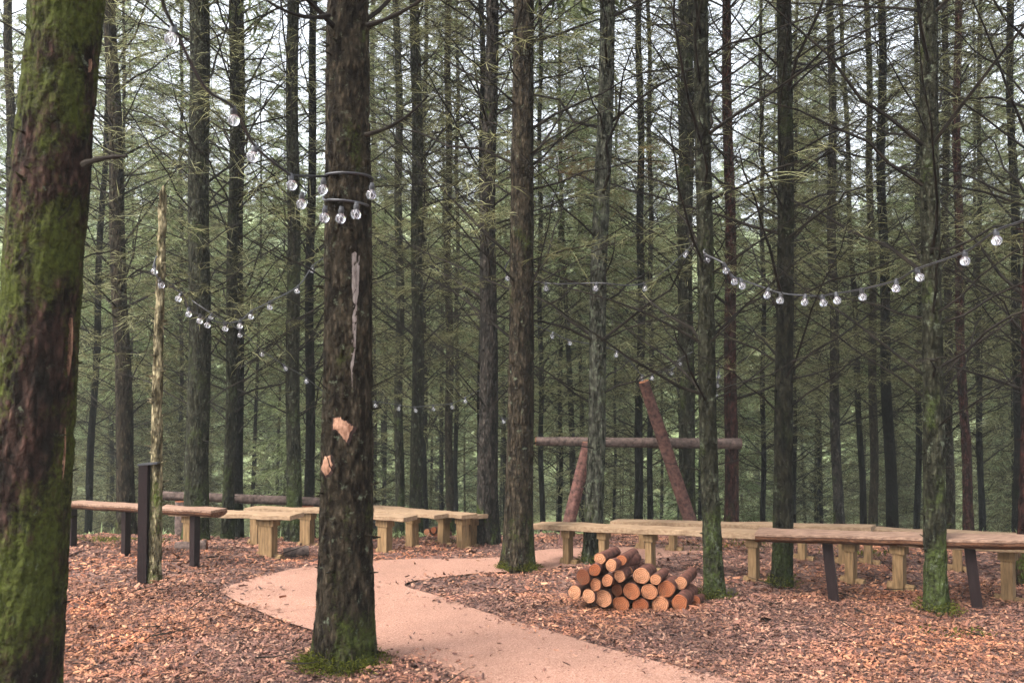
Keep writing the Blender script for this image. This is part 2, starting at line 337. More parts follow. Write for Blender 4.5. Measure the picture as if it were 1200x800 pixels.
PG = eo[None] * (1 - tt) + ei[None] * tt
Z = G(PG[..., 0], PG[..., 1]) + 0.006 + 0.006 * fbm(np.stack([PG[..., 0] * 2, PG[..., 1] * 2, PG[..., 0] * 0], -1), 2)
V = np.concatenate([PG, Z[..., None]], -1); n, mm = V.shape[:2]
i = np.arange(n - 1)[:, None] * mm; j = np.arange(mm - 1)[None]
b = Buf(); b.add(V, np.stack([i + j, i + mm + j, i + mm + j + 1, i + j + 1], -1).reshape(-1, 4))
o = link('path', b.mesh('path', path_mat(), True)); tag(o, kind='structure')

def spaced(a, b_, near, far0, d0, dmax):
    pass
xs = np.concatenate([-np.geomspace(9, 320, 60)[::-1], np.arange(-8.9, 8.95, 0.07), np.geomspace(9, 320, 60)])
ys = np.concatenate([-np.geomspace(1, 40, 12)[::-1], np.arange(-0.9, 2.5, 0.3), np.arange(2.5, 12, 0.07), np.geomspace(12.1, 400, 110)])
X, Y = np.meshgrid(xs, ys, indexing='ij')
Z = G(X, Y); P2 = np.stack([X.ravel(), Y.ravel()], 1)
ins = inside(P2).reshape(X.shape)
nz = fbm(np.stack([X * 2.3, Y * 2.3, X * 0], -1), 3, 2) * 0.09 + fbm(np.stack([X * 14, Y * 14, X * 0], -1), 2, 5) * 0.03
Z = Z + np.where(ins, -0.015, np.maximum(nz, -0.02) + 0.005)
V = np.stack([X, Y, Z], -1); n, mm = X.shape
i = np.arange(n - 1)[:, None] * mm; j = np.arange(mm - 1)[None]
b = Buf(); b.add(V, np.stack([i + j, i + mm + j, i + mm + j + 1, i + j + 1], -1).reshape(-1, 4))
o = link('ground', b.mesh('ground', ground_mat(), True)); tag(o, kind='structure')

# bark chips: one loose cover of short splinters of bark
def chips(N, ymin, ymax, lmin, lmax, seed, lift=0.0, near_path=False):
    rg = np.random.default_rng(seed)
    y = ymin + (ymax - ymin) * rg.random(N) ** 0.9; x = (rg.random(N) * 2 - 1) * (y * 0.68 + 0.4)
    p = np.stack([x, y], 1); jit = p + rg.normal(0, 0.03, (N, 2)) * np.exp(rg.normal(0.45, 0.9, (N, 1))); keep = ~inside(jit)
    keep = keep | (rg.random(N) < 0.006)
    p = p[keep]; N = len(p)
    L = rg.uniform(lmin, lmax, N) * rg.choice([0.6, 1, 1.5], N, p=[0.5, 0.4, 0.1]); W = L * rg.uniform(0.2, 0.5, N); T = W * 0.22
    yaw = rg.random(N) * 6.283; pit = rg.normal(0, 0.32, N); rol = rg.normal(0, 0.5, N)
    nz = fbm(np.c_[p * 2.3, np.zeros(N)], 3, 2) * 0.09 + fbm(np.c_[p * 14, np.zeros(N)], 2, 5) * 0.03
    z = G(p[:, 0], p[:, 1]) + np.maximum(nz, -0.02) + 0.008 + rg.random(N) * 0.012 + lift
    a = np.stack([np.cos(yaw) * np.cos(pit), np.sin(yaw) * np.cos(pit), np.sin(pit)], 1)
    s0 = np.stack([-np.sin(yaw), np.cos(yaw), np.zeros(N)], 1); up = np.cross(a, s0)
    s1 = s0 * np.cos(rol)[:, None] + up * np.sin(rol)[:, None]; u1 = np.cross(a, s1)
    C = np.c_[p, z]; taper = rg.uniform(0.3, 1, N)
    Vs = []
    for (la, sa, ua) in ((-1, -1, 0), (-1, 1, 0), (0.1, -1.15, 0), (0.1, 1.15, 0), (1, -1, 0), (1, 1, 0), (-1, 0, 1), (0.1, 0.1, 1.3), (1, 0, 0.8)):
        k = taper if la == 1 else 1.0
        Vs.append(C + a * (la * L / 2)[:, None] + s1 * (sa * W / 2 * k)[:, None] + u1 * (ua * T)[:, None])
    V = np.stack(Vs, 1); q = np.array([[0, 6, 7, 2], [6, 1, 3, 7], [2, 7, 8, 4], [7, 3, 5, 8]])
    F = ((np.arange(N) * 9)[:, None, None] + q[None]).reshape(-1, 4)
    return V, F
b = Buf()
for args in ((165000, 2.6, 5.6, 0.010, 0.027, 11), (110000, 5.2, 10.5, 0.014, 0.036, 12), (900, 2.8, 9, 0.035, 0.07, 13, 0.004)):
    b.add(*chips(*args))
o = link('bark_mulch', b.mesh('bark_mulch', M['chips'])); tag(o, 'loose reddish bark chips spread over the forest floor either side of the path', 'bark mulch', kind='stuff')

# ------------------------------------------------------------------ trees
def unit(a): return a / (np.linalg.norm(a, axis=-1, keepdims=True) + 1e-9)
def trunk_into(b, cen, rad, zs, segs=20, amp=0.006, freq=22, flare=0.5, seed=0, gz=0.0, tz=0.35):
    th = np.arange(segs) * 2 * math.pi / segs; C = np.array([cen(z) for z in zs]); r = np.array([rad(z) for z in zs])
    h = np.maximum(zs - gz, 0)
    lob = 1 + (flare * np.exp(-h / 0.13))[:, None] * (0.65 + 0.45 * np.sin(th * 4 + seed)[None] + 0.3 * np.sin(th * 3 + seed * 2)[None])
    lob = lob * (1 + 0.10 * np.exp(-h / 0.6))[:, None]
    dirs = np.stack([np.cos(th), np.sin(th), th * 0], 1)
    base = C[:, None] + dirs[None] * (r[:, None] * lob)[..., None]
    ns = fbm(np.stack([base[..., 0] * freq, base[..., 1] * freq, base[..., 2] * freq * tz], -1) + 0.8 * fbm(base * 9, 2, seed + 8)[..., None] + seed * 7.3, 3, seed)
    ns2 = fbm(base * 4 + seed, 2, seed + 3)
    V = base + dirs[None] * ((0.9 * amp - np.abs(ns) * 9.0 * amp) + ns2 * r[:, None] * 0.12)[..., None]
    n = len(zs); i = np.arange(n - 1)[:, None] * segs; j = np.arange(segs)[None]; k = (j + 1) % segs
    b.add(V, np.stack([i + j, i + k, i + segs + k, i + segs + j], -1).reshape(-1, 4))
def knots_into(b, cen, rad, z0, z1, n, rg, scale=1.0):
    z = rg.uniform(z0, z1, n); th = rg.random(n) * 6.283
    C = np.array([cen(q) for q in z]); r = np.array([rad(q) for q in z])
    D = unit(np.stack([np.cos(th), np.sin(th), rg.uniform(0, 0.5, n)], 1))
    b.sticks(C + D * (r * 0.85)[:, None], D, r * 0.15 + rg.uniform(0.01, 0.045, n) * scale + 0.01, rg.uniform(0.005, 0.012, n) * scale, np.zeros(n), 5, 1)
def branches_into(wood, twig, cen, rad, z0, z1, rg, spacing=0.4, per=4, L=(0.8, 1.8), elev=(0.35, 0.75), curve=(-0.1, 0.3), r0=0.009, ntw=14, twL=0.35, sub=3, tw_r=0.0022, leaf=None, leafW=0.02, leaf_mi=0, twdroop=-0.25, azr=None, mi=0, lscale=None):
    """whorls of branches; twigs go to `twig` as sticks, or as needle ribbons when leaf is set"""
    z = z0; P0s = []; Ds = []; Ls = []; rr = []
    while z < z1:
        k = rg.integers(max(1, per - 2), per + 2); a0 = rg.random() * 6.283
        for q in range(k):
            az = a0 + q * 6.283 / k + rg.normal(0, 0.35)
            if azr is not None: az = rg.uniform(*azr)
            el = rg.uniform(*elev); l = rg.uniform(*L) * (1 if lscale is None else lscale(z)); zz = z + rg.normal(0, 0.05)
            c = cen(zz); D = np.array([math.cos(az) * math.cos(el), math.sin(az) * math.cos(el), math.sin(el)])
            n = 7; t = np.linspace(0, 1, n)[:, None]; cv = rg.uniform(*curve)
            side = np.array([-math.sin(az), math.cos(az), 0]) * rg.normal(0, 0.14)
            P = np.asarray(c) + np.array([math.cos(az), math.sin(az), 0]) * rad(zz) * 0.7 + D * l * t + side * l * t ** 2 + np.array([0, 0, cv * l]) * t ** 2
            P[1:-1] += rg.normal(0, 0.011 * l, (n - 2, 3))
            rb = r0 * rg.uniform(0.6, 1.25) * (l / L[1]) ** 0.5
            wood.tube(P, rb * (1 - 0.75 * t[:, 0]), 5 if r0 > 0.007 else 4, False, mi)
            if ntw:
                m = max(2, int(ntw * rg.uniform(0.6, 1.2))); s = np.sort(rg.uniform(0.18, 1.0, m)); ii = np.clip((s * (n - 1)).astype(int), 0, n - 2); f = (s * (n - 1) - ii)[:, None]
                Q = P[ii] * (1 - f) + P[ii + 1] * f; T = unit(P[ii + 1] - P[ii]); sd = unit(np.cross(T, [0, 0, 1.0])) * np.where(np.arange(m) % 2, 1, -1)[:, None]
                ang = rg.uniform(0.6, 1.15, m)[:, None]; DD = unit(T * np.cos(ang) + sd * np.sin(ang) + rg.normal(0, 0.22, (m, 3)))
                P0s.append(Q); Ds.append(DD); Ls.append(twL * l * (1.05 - 0.75 * s) * rg.uniform(0.5, 1.2, m)); rr.append(np.full(m, tw_r))
        z += spacing * rg.uniform(0.6, 1.4)
    if not P0s: return
    P0 = np.vstack(P0s); D = np.vstack(Ds); Lq = np.concatenate(Ls); rq = np.concatenate(rr); N = len(P0)
    dr = rg.normal(twdroop, 0.18, N)
    if leaf is None: twig.sticks(P0, D, Lq, rq, dr, 3, 3, mi)
    else: leaf.ribbons(P0, D, Lq, np.full(N, leafW), dr, rg.random(N) * 3.14, leaf_mi)
    for q in range(sub):
        s = rg.uniform(0.15, 0.95, N); Q = P0 + D * (Lq * s)[:, None]; Q[:, 2] += dr * Lq * s * s
        sd = unit(np.cross(D, [0.1, 0, 1.0])) * rg.choice([-1, 1], N)[:, None]
        D2 = unit(D * 0.75 + sd * 0.65 + rg.normal(0, 0.35, (N, 3))); L2 = Lq * rg.uniform(0.2, 0.5, N) + 0.02
        if leaf is None: twig.sticks(Q, D2, L2, rq * 0.65, dr, 3, 1, mi)
        else: leaf.ribbons(Q, D2, L2, np.full(N, leafW) * rg.uniform(0.6, 1.3, N), dr, rg.random(N) * 3.14, leaf_mi)

# shared crowns (three variants), origin at the foot of the crown axis
def crown_mesh(seed, H=9.0, Lmax=1.9, name='crown', mi_needles='needles', dens=1.0, lw=0.028, bottom=0.75):
    rg = np.random.default_rng(seed); b = Buf(); cen = lambda z: (0, 0, z); rad = lambda z: 0.05
    branches_into(b, b, cen, rad, 0.0, H, rg, 0.36 / dens, 5, (0.75 * Lmax, Lmax), (-0.25, 0.35), (-0.35, 0.05), 0.013, 13, 0.42, 4, leaf=b, leafW=lw, leaf_mi=1, twdroop=-0.35,
                  lscale=lambda z: max(0.12, (1 - z / H)) ** 0.8 * (bottom + (1 - bottom) * min(1, z / 1.5)))
    return b.mesh(name, [M['dead_twig'], M[mi_needles]])
CROWNS = [crown_mesh(s, H, L, dens=0.6) for s, H, L in ((21, 9, 1.8), (22, 10, 2.0), (23, 8, 1.6))]

def listed_tree(xt, xb, wt, wb, d=None, fy=None, bark='bark_brown', label='', zbr=1.9, near=False, nb=1.0, dry=0.5, wob=0.03, seed=0, crown=True, snag=None, elev=(0.3, 0.75), brL=(0.7, 1.7), group=None, H=None, tw=1.0, extra=None, zbare=None):
    if fy is not None: f = foot(xb, fy); d = f[1]
    else:
        q = at(xb, 600, d); f = np.array([q[0], d, float(G(q[0], d))])
    top = at(xt, 0, d); rg = np.random.default_rng(seed)
    H = H or rg.uniform(12.5, 16); gz = f[2]; zt = top[2]; sl = (top[0] - f[0]) / (zt - gz)
    kw_ = 1.0 if near else 0.9; rb = kw_ * wb / 2 * d / FPX; rt = kw_ * wt / 2 * d / FPX; ph = rg.random() * 6.28; ph2 = rg.random() * 6.28
    zend = gz + H if snag is None else at(xt, snag, d)[2]
    def cen(z):
        h = z - gz; u = h / (zt - gz); bow = wob * math.sin(u * 3.14 * 0.95 + 0) * math.sin(ph) + 0.35 * wob * math.sin(h * 2.1 + ph2) * min(1, h)
        return np.array([f[0] + sl * h + bow, d + 0.4 * wob * math.sin(h * 0.9 + ph), z])
    def rad(z):
        h = z - gz; u = h / (zt - gz); r = rb + (rt - rb) * u
        if u > 1: r = rt * (1 - 0.93 * (z - zt) / max(0.5, gz + H - zt)) if snag is None else rt
        return max(0.008, r)
    root = thing('spruce_tree' if snag is None else 'broken_tree', label, 'tree', (f[0], f[1], gz), group)
    b = Buf(); s = 1
    if near: zs = np.concatenate([np.arange(gz - 0.12, min(gz + 4.2, zend), 0.014), np.arange(min(gz + 4.2, zend), zend, 0.3)]); sg = 96
    elif d < 8.5: zs = np.concatenate([np.arange(gz - 0.12, min(gz + 5.5, zend), 0.03), np.arange(min(gz + 5.5, zend), zend, 0.4)]); sg = 40
    else: zs = np.concatenate([np.arange(gz - 0.12, min(gz + 10, zend), 0.15), np.arange(min(gz + 10, zend), zend, 0.5)]); sg = 12
    zs = np.append(zs, zend)
    amp = 0.0065 if near else (0.0045 if d < 8.5 else 0.004)
    trunk_into(b, cen, rad, zs, sg, amp, 34 if near else 30, (0.22 if near else 0.34) if d < 9 else 0.25, seed, gz)
    if snag is not None: b.tube([cen(zend) - [0, 0, 0.002], cen(zend) + [0.004, 0, 0.05]], [rad(zend) * 0.9, rad(zend) * 0.2], 7)
    zmax = min(gz + H - 1, zt + 0.8 + 0.12 * d) if snag is None else zend
    wd = SepBuf() if near else Buf()
    knots_into(b, cen, rad, gz + 0.35, min(zmax, zend), int(30 + 14 * (min(zmax, zend) - gz)) if d < 12 else 25, rg, 1.0 if not near else 1.1)
    tr = part('trunk', b, M[bark], root, True)
    if snag is None and nb > 0:
        z0 = gz + (zbare if zbare is not None else 0.9); zb = gz + zbr
        if z0 < zb: branches_into(wd, wd, cen, rad, z0, zb, rg, 0.35 / nb, 2, (0.12, 0.5), (0.0, 0.7), (-0.1, 0.2), 0.006, 2, 0.4, 0)
        k = max(1.0, d / 9)
        branches_into(wd, wd, cen, rad, zb, zmax, rg, 0.33 / nb, 4, brL, elev, (-0.25, 0.15), 0.012 if d < 9 else 0.013, int(13 * tw), 0.36, 2, 0.0021 * k)
    if extra: extra(wd, cen, rad)
    if near:
        for q in wd.items:
            V_ = np.vstack(q.v)
            if V_[:, 2].min() < zt + 0.6 and V_[:, 1].max() > 0.3: part('dead_branch', q, M['dead_twig'], root)
    elif wd.n: part('dead_branches', wd, M['dead_twig'], root)
    if snag is None and dry > 0:
        lf = Buf(); dm = Buf()
        zz = gz + zbr + (0.5 if d > 9 else 1.0)
        branches_into(dm, dm, cen, rad, zz, zmax, rg, 0.42 / dry, 5, brL, (-0.1, 0.55), (-0.45, 0.0), 0.006, 16, 0.36, 5, leaf=lf, leafW=0.0018 + 0.00035 * d, twdroop=-0.15)
        if lf.n:
            part('dry_foliage', lf, M['needles_dry'], root)
    if crown and snag is None:
        zc = min(gz + H - 4.5, max(zmax - 1.0, gz + 5)); cm = CROWNS[seed % 3]
        c = link('crown', cm, root, tuple(cen(zc) - np.array([f[0], f[1], gz]))); c.rotation_euler.z = seed * 1.3; k = (gz + H + 0.4 - zc) / [9, 10, 8][seed % 3]; c.scale = (0.55 + 0.4 * k, 0.55 + 0.4 * k, k)
    return root, cen, rad, tr

def stub(p0, p1, p2, r):   # a specific broken branch, given in world points
    def f(wd, cen, rad):
        t = np.linspace(0, 1, 9)[:, None]; P = (1 - t) ** 2 * p0 + 2 * t * (1 - t) * p1 + t * t * p2
        wd.tube(P, r * (1 - 0.6 * t[:, 0]) * (1 + 0.2 * np.sin(t[:, 0] * 19)), 7)
    return f

LT, lcen, lrad, _ = listed_tree(77, 17, 78, 90, d=3.15, bark='bark_mossy', near=True, label='thick moss covered tree trunk filling the left edge of the view, nearest the viewer', zbr=2.9, dry=0, seed=1, nb=0.5, wob=0.02, brL=(0.7, 1.2),
    extra=stub(at(98, 193, 3.06), at(118, 183, 2.98), at(149, 183, 2.95), 0.013))
CT, ccen, crad, _ = listed_tree(408, 404, 47, 62, fy=778, bark='bark_brown', near=True, label='thick brown trunk with a pale resin streak and a ring of string lights', zbr=2.95, dry=0, seed=2, nb=0.7, wob=0.006, brL=(0.9, 1.6),
    extra=lambda wd, c, r: (stub(at(428, 158, 3.72), at(470, 150, 3.65), at(502, 112, 3.6), 0.010)(wd, c, r), stub(at(386, 18, 3.75), at(350, 30, 3.6), at(300, -8, 3.5), 0.011)(wd, c, r), stub(at(430, 30, 3.75), at(470, 20, 3.7), at(510, -12, 3.7), 0.012)(wd, c, r)))
T3 = listed_tree(613, 607, 26, 36, fy=667, bark='bark_brown', label='straight brown trunk with a mossy foot on the path edge left of the log pile', zbr=1.8, seed=3, dry=0.35, nb=0.9, wob=0.01)
T4 = listed_tree(712, 694, 19, 23, fy=659, bark='bark_lichen', label='slim grey green lichen patched trunk rising behind the log pile', zbr=1.35, seed=4, dry=0.3, nb=0.9, wob=0.03)
def sprays(T, py0, py1, azr, n, name, material, L=(0.4, 0.8)):
    root, cen, rad, _ = T; d = root.location.y; z0 = at(0, py1, d)[2]; z1 = at(0, py0, d)[2]; lf = Buf(); dm = Buf(); rg = np.random.default_rng(py0)
    branches_into(dm, lf, cen, rad, z0, z1, rg, (z1 - z0) / n, 4, L, (-0.1, 0.4), (-0.4, 0.1), 0.006, 14, 0.4, 6, leaf=lf, leafW=0.004, twdroop=-0.2, azr=azr)
    part(name, lf, M[material], root)
sprays(T4, 165, 195, (-0.8, 3.6), 3, 'dead_orange_needles', 'needles_orange')
sprays(T3, 145, 260, (2.2, 4.2), 2, 'green_sprig', 'needles_dry', (0.3, 0.9))
T5 = listed_tree(823, 837, 19, 23, fy=703, bark='bark_green', label='slim mossy trunk at the right end of the log pile', zbr=1.25, seed=5, dry=0.25, nb=0.9, wob=0.02)
T6 = listed_tree(919, 917, 18, 24, fy=687, bark='bark_night', label='slim dark trunk standing through the gap where the two right bench rows meet', zbr=1.15, seed=6, dry=0.25, nb=1.0, wob=0.012)
T7 = listed_tree(1089, 1097, 21, 26, fy=719, bark='bark_green', label='mossy trunk in front of the dark legged bench on the right', zbr=1.15, seed=7, dry=0.2, nb=1.0, wob=0.01)
T8 = listed_tree(194, 181, 7, 15, fy=682, bark='bark_pale', label='thin pale broken off trunk tied to the dark post', snag=226, seed=8, wob=0.015)
rows = [
 (232, 229, 24, 29, dict(fy=634), 'bark_green', 'stout mossy trunk standing behind the left benches, right of the pale snag', 9),
 (274, 266, 12, 15, dict(d=8.8), 'bark_green', 'paler front one of the pair of slim trunks behind the left benches', 10),
 (281, 279, 11, 14, dict(d=9.6), 'bark_dark', 'darker rear one of the pair of slim trunks behind the left benches', 11),
 (344, 345, 15, 19, dict(d=8.9), 'bark_green', 'straight greenish trunk just left of the resin streaked trunk', 12),
 (369, 363, 9, 13, dict(d=9.8), 'bark_dark', 'nearly black slim trunk hugging the left side of the resin streaked trunk', 13),
 (127, 149, 15, 22, dict(d=9.5), 'bark_brown', 'leaning brown trunk between the mossy edge trunk and the pale snag', 14),
 (135, 104, 6, 9, dict(d=12.5), 'bark_dark', 'thin dark trunk leaning right, just right of the mossy edge trunk', 15),
 (465, 468, 9, 12, dict(d=12.5), 'bark_green', 'first slim green trunk right of the resin streaked trunk', 16),
 (486, 488, 13, 17, dict(d=10.5), 'bark_green', 'broader green trunk behind the light wooden benches in the middle', 17),
 (500, 499, 5, 8, dict(d=15), 'bark_dark', 'thin black trunk close behind the broader green trunk in the middle', 18),
 (526, 528, 8, 11, dict(d=13), 'bark_brown', 'slender trunk midway between the middle benches and the path side trunk', 19),
 (536, 534, 4, 6, dict(d=17), 'bark_dark', 'very thin black trunk touching the slender trunk at the middle benches', 20),
 (577, 572, 15, 27, dict(fy=640), 'bark_grey', 'grey dead looking trunk with flaking bark beside the end of the middle benches', 21),
 (563, 561, 7, 9, dict(d=11.5), 'bark_dark', 'dark trunk half hidden by the flaking grey trunk', 22),
 (634, 636, 5, 7, dict(d=16), 'bark_dark', 'thin dark trunk under the left end of the raised log rail', 23),
 (655, 656, 4, 6, dict(d=18), 'bark_dark', 'thin black trunk crossing the raised log rail near its left strut', 24),
 (722, 720, 3, 4, dict(d=23), 'bark_dark', 'hair thin trunk far behind the log pile', 25),
 (748, 747, 8, 11, dict(d=13.5), 'bark_dark', 'black trunk behind the raised log rail above the log pile', 26),
 (759, 761, 5, 8, dict(d=16), 'bark_dark', 'black thin trunk behind the top of the leaning broken pole', 27),
 (806, 806, 17, 20, dict(d=9.4), 'bark_green', 'broad grey green trunk close behind the slim mossy trunk by the logs', 28),
 (796, 797, 4, 6, dict(d=17), 'bark_dark', 'thin dark trunk seen along the left edge of the broad grey green one', 29),
 (851, 857, 11, 18, dict(d=9.6), 'bark_red', 'reddish trunk holding the right end of the raised log rail', 30),
 (891, 894, 4, 7, dict(d=16), 'bark_dark', 'thin dark trunk right of the reddish trunk of the log rail', 31),
 (934, 930, 4, 6, dict(d=17), 'bark_dark', 'thin black trunk immediately right of the slim dark one in the bench gap', 32),
 (955, 962, 3, 5, dict(d=21), 'bark_dark', 'faint thin trunk between the bench gap and the pale grey brown trunk', 33),
 (974, 983, 9, 13, dict(d=12), 'bark_grey', 'pale grey brown trunk rising behind the middle of the right benches', 34),
 (985, 1012, 5, 8, dict(d=14.5), 'bark_dark', 'thin trunk leaning left beside the pale grey brown one', 35),
 (1016, 1023, 7, 11, dict(d=13), 'bark_brown', 'left one of two dark brown trunks behind the tilted bench leg', 36),
 (1033, 1045, 9, 14, dict(d=11.5), 'bark_dark', 'right and thicker one of two dark brown trunks behind the tilted bench leg', 37),
 (1073, 1074, 5, 8, dict(d=15), 'bark_dark', 'black thin trunk just left of the mossy one before the right bench', 38),
 (1108, 1113, 7, 11, dict(d=12.8), 'bark_brown', 'brown trunk partly hidden behind the mossy one before the right bench', 39),
 (1122, 1134, 9, 12, dict(d=11.2), 'bark_red', 'reddish trunk leaning left near the right edge behind the benches', 40),
 (1149, 1150, 5, 8, dict(d=15), 'bark_dark', 'thin black trunk between the reddish one and the right edge', 41),
 (1183, 1193, 8, 13, dict(d=11), 'bark_dark', 'dark trunk rising behind the benches next to the right edge of the view', 42),
 (1212, 1199, 10, 15, dict(fy=686), 'bark_red', 'reddish trunk cut off by the right edge of the view', 43),
 (8, 12, 10, 13, dict(d=12), 'bark_brown', 'trunk half hidden behind the left side of the moss covered edge trunk', 44),
 (213, 213, 4, 5, dict(d=19), 'bark_dark', 'faint thin trunk between the pale snag and the stout mossy trunk', 45),
 (436, 438, 6, 8, dict(d=18), 'bark_grey', 'faint pale trunk emerging right beside the resin streaked trunk', 46),
]
for xt, xb, wt, wb, kw, bk, lab, sd in rows:
    d = kw.get('d', 8.0)
    listed_tree(xt, xb, wt, wb, bark=bk, label=lab, seed=sd, zbr=1.3 if d < 10 else 1.6, dry=1.0 if d < 11 else 1.7, nb=1.0, wob=0.03 if d < 11 else 0.045, brL=(0.7, 1.8), tw=1.2, **kw)

# templates for the deeper forest
def template(seed, bark):
    rg = np.random.default_rng(seed); H = rg.uniform(13, 17); ph = rg.random() * 6
    cen = lambda z: np.array([0.09 * math.sin(z * 0.35 + ph), 0.05 * math.sin(z * 0.5 + ph), z]); rad = lambda z: max(0.01, 0.07 * (1 - z / H * 0.95))
    root = bpy.data.objects.new('spruce_tree', None); COL.objects.link(root)
    b = Buf(); trunk_into(b, cen, rad, np.arange(-0.3, H, 0.35), 10, 0.004, 20, 0.3, seed, 0); link('trunk', b.mesh('trunk', M[bark], True), root)
    w = Buf(); branches_into(w, w, cen, rad, 1.5, 7.5, rg, 0.4, 4, (0.8, 2.0), (0.0, 0.6), (-0.4, 0.1), 0.012, 13, 0.4, 2, 0.004)
    link('dead_branches', w.mesh('dead_branches', M['dead_twig']), root)
    lf = Buf(); dm = Buf(); branches_into(dm, dm, cen, rad, 1.2, 12.0, rg, 0.38, 5, (0.9, 2.2), (-0.1, 0.5), (-0.4, 0.0), 0.006, 16, 0.38, 6, leaf=lf, leafW=0.010, twdroop=-0.25, lscale=lambda z: 1 if z < 8 else 0.75)
    link('dry_foliage', lf.mesh('dry_foliage', M['needles_dry']), root)
    c = Buf(); branches_into(c, c, cen, rad, 5.5, H, rg, 0.34, 5, (1.5, 2.5), (-0.2, 0.35), (-0.4, 0.0), 0.011, 20, 0.42, 8, leaf=c, leafW=0.015, leaf_mi=1, twdroop=-0.35, lscale=lambda z: max(0.12, 1 - (z - 5.5) / (H - 5.4)) ** 0.7)
    link('crown', c.mesh('crown', [M['dead_twig'], M['needles']]), root)
    return root
TEM = [template(s, k) for s, k in ((101, 'bark_dark'), (102, 'bark_brown'), (103, 'bark_dark'), (104, 'bark_green'), (105, 'bark_grey'))]
def copy_tree(o):
    c = o.copy(); COL.objects.link(c)
    for ch in o.children: k = ch.copy(); COL.objects.link(k); k.parent = c
    return c
rg = np.random.default_rng(5); spots = []; used = [False] * len(TEM)
tries = 0
while len(spots) < 96 and tries < 20000:
    tries += 1
    y = 15 + 30 * rg.random() ** 1.0; x = (rg.random() * 2 - 1) * (0.68 * y + 2)
    if y < 16 and abs(x) < 0.62 * y and rg.random() < 0.75: continue
    if all((x - a) ** 2 + (y - c) ** 2 > 2.0 ** 2 for a, c in spots): spots.append((x, y))
for i, (x, y) in enumerate(spots):
    t = i % len(TEM); o = TEM[t] if i < len(TEM) else copy_tree(TEM[t])
    s = rg.uniform(0.8, 1.15); o.location = (x, y, float(G(x, y)) - 0.05); o.rotation_euler = (rg.normal(0, 0.006), rg.normal(0, 0.006), rg.random() * 6.28); o.scale = (s * rg.uniform(0.75, 1.1),) * 2 + (s,)
    tag(o, 'slender spruce deep in the plantation downhill behind the benches', 'tree', 'deep plantation spruces')

# bushy young spruces filling the slope below the benches
def young(seed, H):
    rg = np.random.default_rng(seed); cen = lambda z: np.array([0, 0, z]); rad = lambda z: max(0.006, 0.035 * (1 - z / H))
    root = bpy.data.objects.new('young_spruce', None); COL.objects.link(root)
    b = Buf(); trunk_into(b, cen, rad, np.arange(-0.3, H, 0.3), 7, 0.002, 20, 0.2, seed, 0); link('trunk', b.mesh('trunk', M['bark_dark'], True), root)
    c = Buf(); branches_into(c, c, cen, rad, 0.25, H, rg, 0.24, 6, (1.3, 2.0), (-0.15, 0.45), (-0.45, -0.05), 0.009, 20, 0.42, 7, leaf=c, leafW=0.014, leaf_mi=1, twdroop=-0.35, lscale=lambda z: max(0.10, 1 - z / H) ** 0.6)
    link('crown', c.mesh('crown', [M['dead_twig_pale'], M['needles_dry' if seed % 2 else 'needles']]), root); return root
YT = [young(301, 6.0), young(302, 7.0), young(303, 5.0), young(305, 8.0)]
rg = np.random.default_rng(15); spots = []; tries = 0
while len(spots) < 20 and tries < 20000:
    tries += 1
    y = 16 + 26 * rg.random(); x = (rg.random() * 2 - 1) * (0.66 * y + 1.5)
    if all((x - a) ** 2 + (y - c) ** 2 > 1.9 ** 2 for a, c in spots): spots.append((x, y))
for i, (x, y) in enumerate(spots):
    t = i % 4; o = YT[t] if i < 4 else copy_tree(YT[t]); s = rg.uniform(0.7, 1.2)
    o.location = (x, y, float(G(x, y)) - 0.05); o.rotation_euler = (0, 0, rg.random() * 6.28); o.scale = (s, s, s)
    tag(o, 'bushy young spruce with olive branches on the slope below the benches', 'tree', 'young spruces on the slope')

# conifers on the opposite hillside
def far_template(seed, H=13):
    rg = np.random.default_rng(seed); cen = lambda z: np.array([0, 0, z]); rad = lambda z: max(0.02, 0.16 * (1 - z / H))
    root = bpy.data.objects.new('hillside_conifer', None); COL.objects.link(root)
    b = Buf(); trunk_into(b, cen, rad, np.arange(-0.5, H, 0.8), 8, 0.004, 20, 0.3, seed, 0); link('trunk', b.mesh('trunk', M['bark_dark'], True), root)
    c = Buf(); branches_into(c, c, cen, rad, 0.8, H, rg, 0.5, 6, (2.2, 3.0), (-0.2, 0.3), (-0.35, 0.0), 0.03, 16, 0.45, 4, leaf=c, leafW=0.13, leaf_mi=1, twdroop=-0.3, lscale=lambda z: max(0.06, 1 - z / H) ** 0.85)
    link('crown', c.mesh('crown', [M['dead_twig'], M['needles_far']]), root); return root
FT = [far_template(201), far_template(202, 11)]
spots = []; tries = 0
while len(spots) < 150 and tries < 20000:
    tries += 1
    y = 46 + 105 * rg.random() ** 1.3; x = (rg.random() * 2 - 1) * (0.66 * y + 3)
    if all((x - a) ** 2 + (y - c) ** 2 > (3.2 + (y - 46) * 0.02) ** 2 for a, c in spots): spots.append((x, y))
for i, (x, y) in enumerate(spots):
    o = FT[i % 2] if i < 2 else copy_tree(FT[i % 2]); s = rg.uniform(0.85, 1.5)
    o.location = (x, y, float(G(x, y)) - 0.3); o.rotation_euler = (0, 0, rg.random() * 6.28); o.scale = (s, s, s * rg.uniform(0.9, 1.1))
    tag(o, 'pale green conifer on the opposite hillside seen between the trunks', 'tree', 'conifers on the opposite hillside')

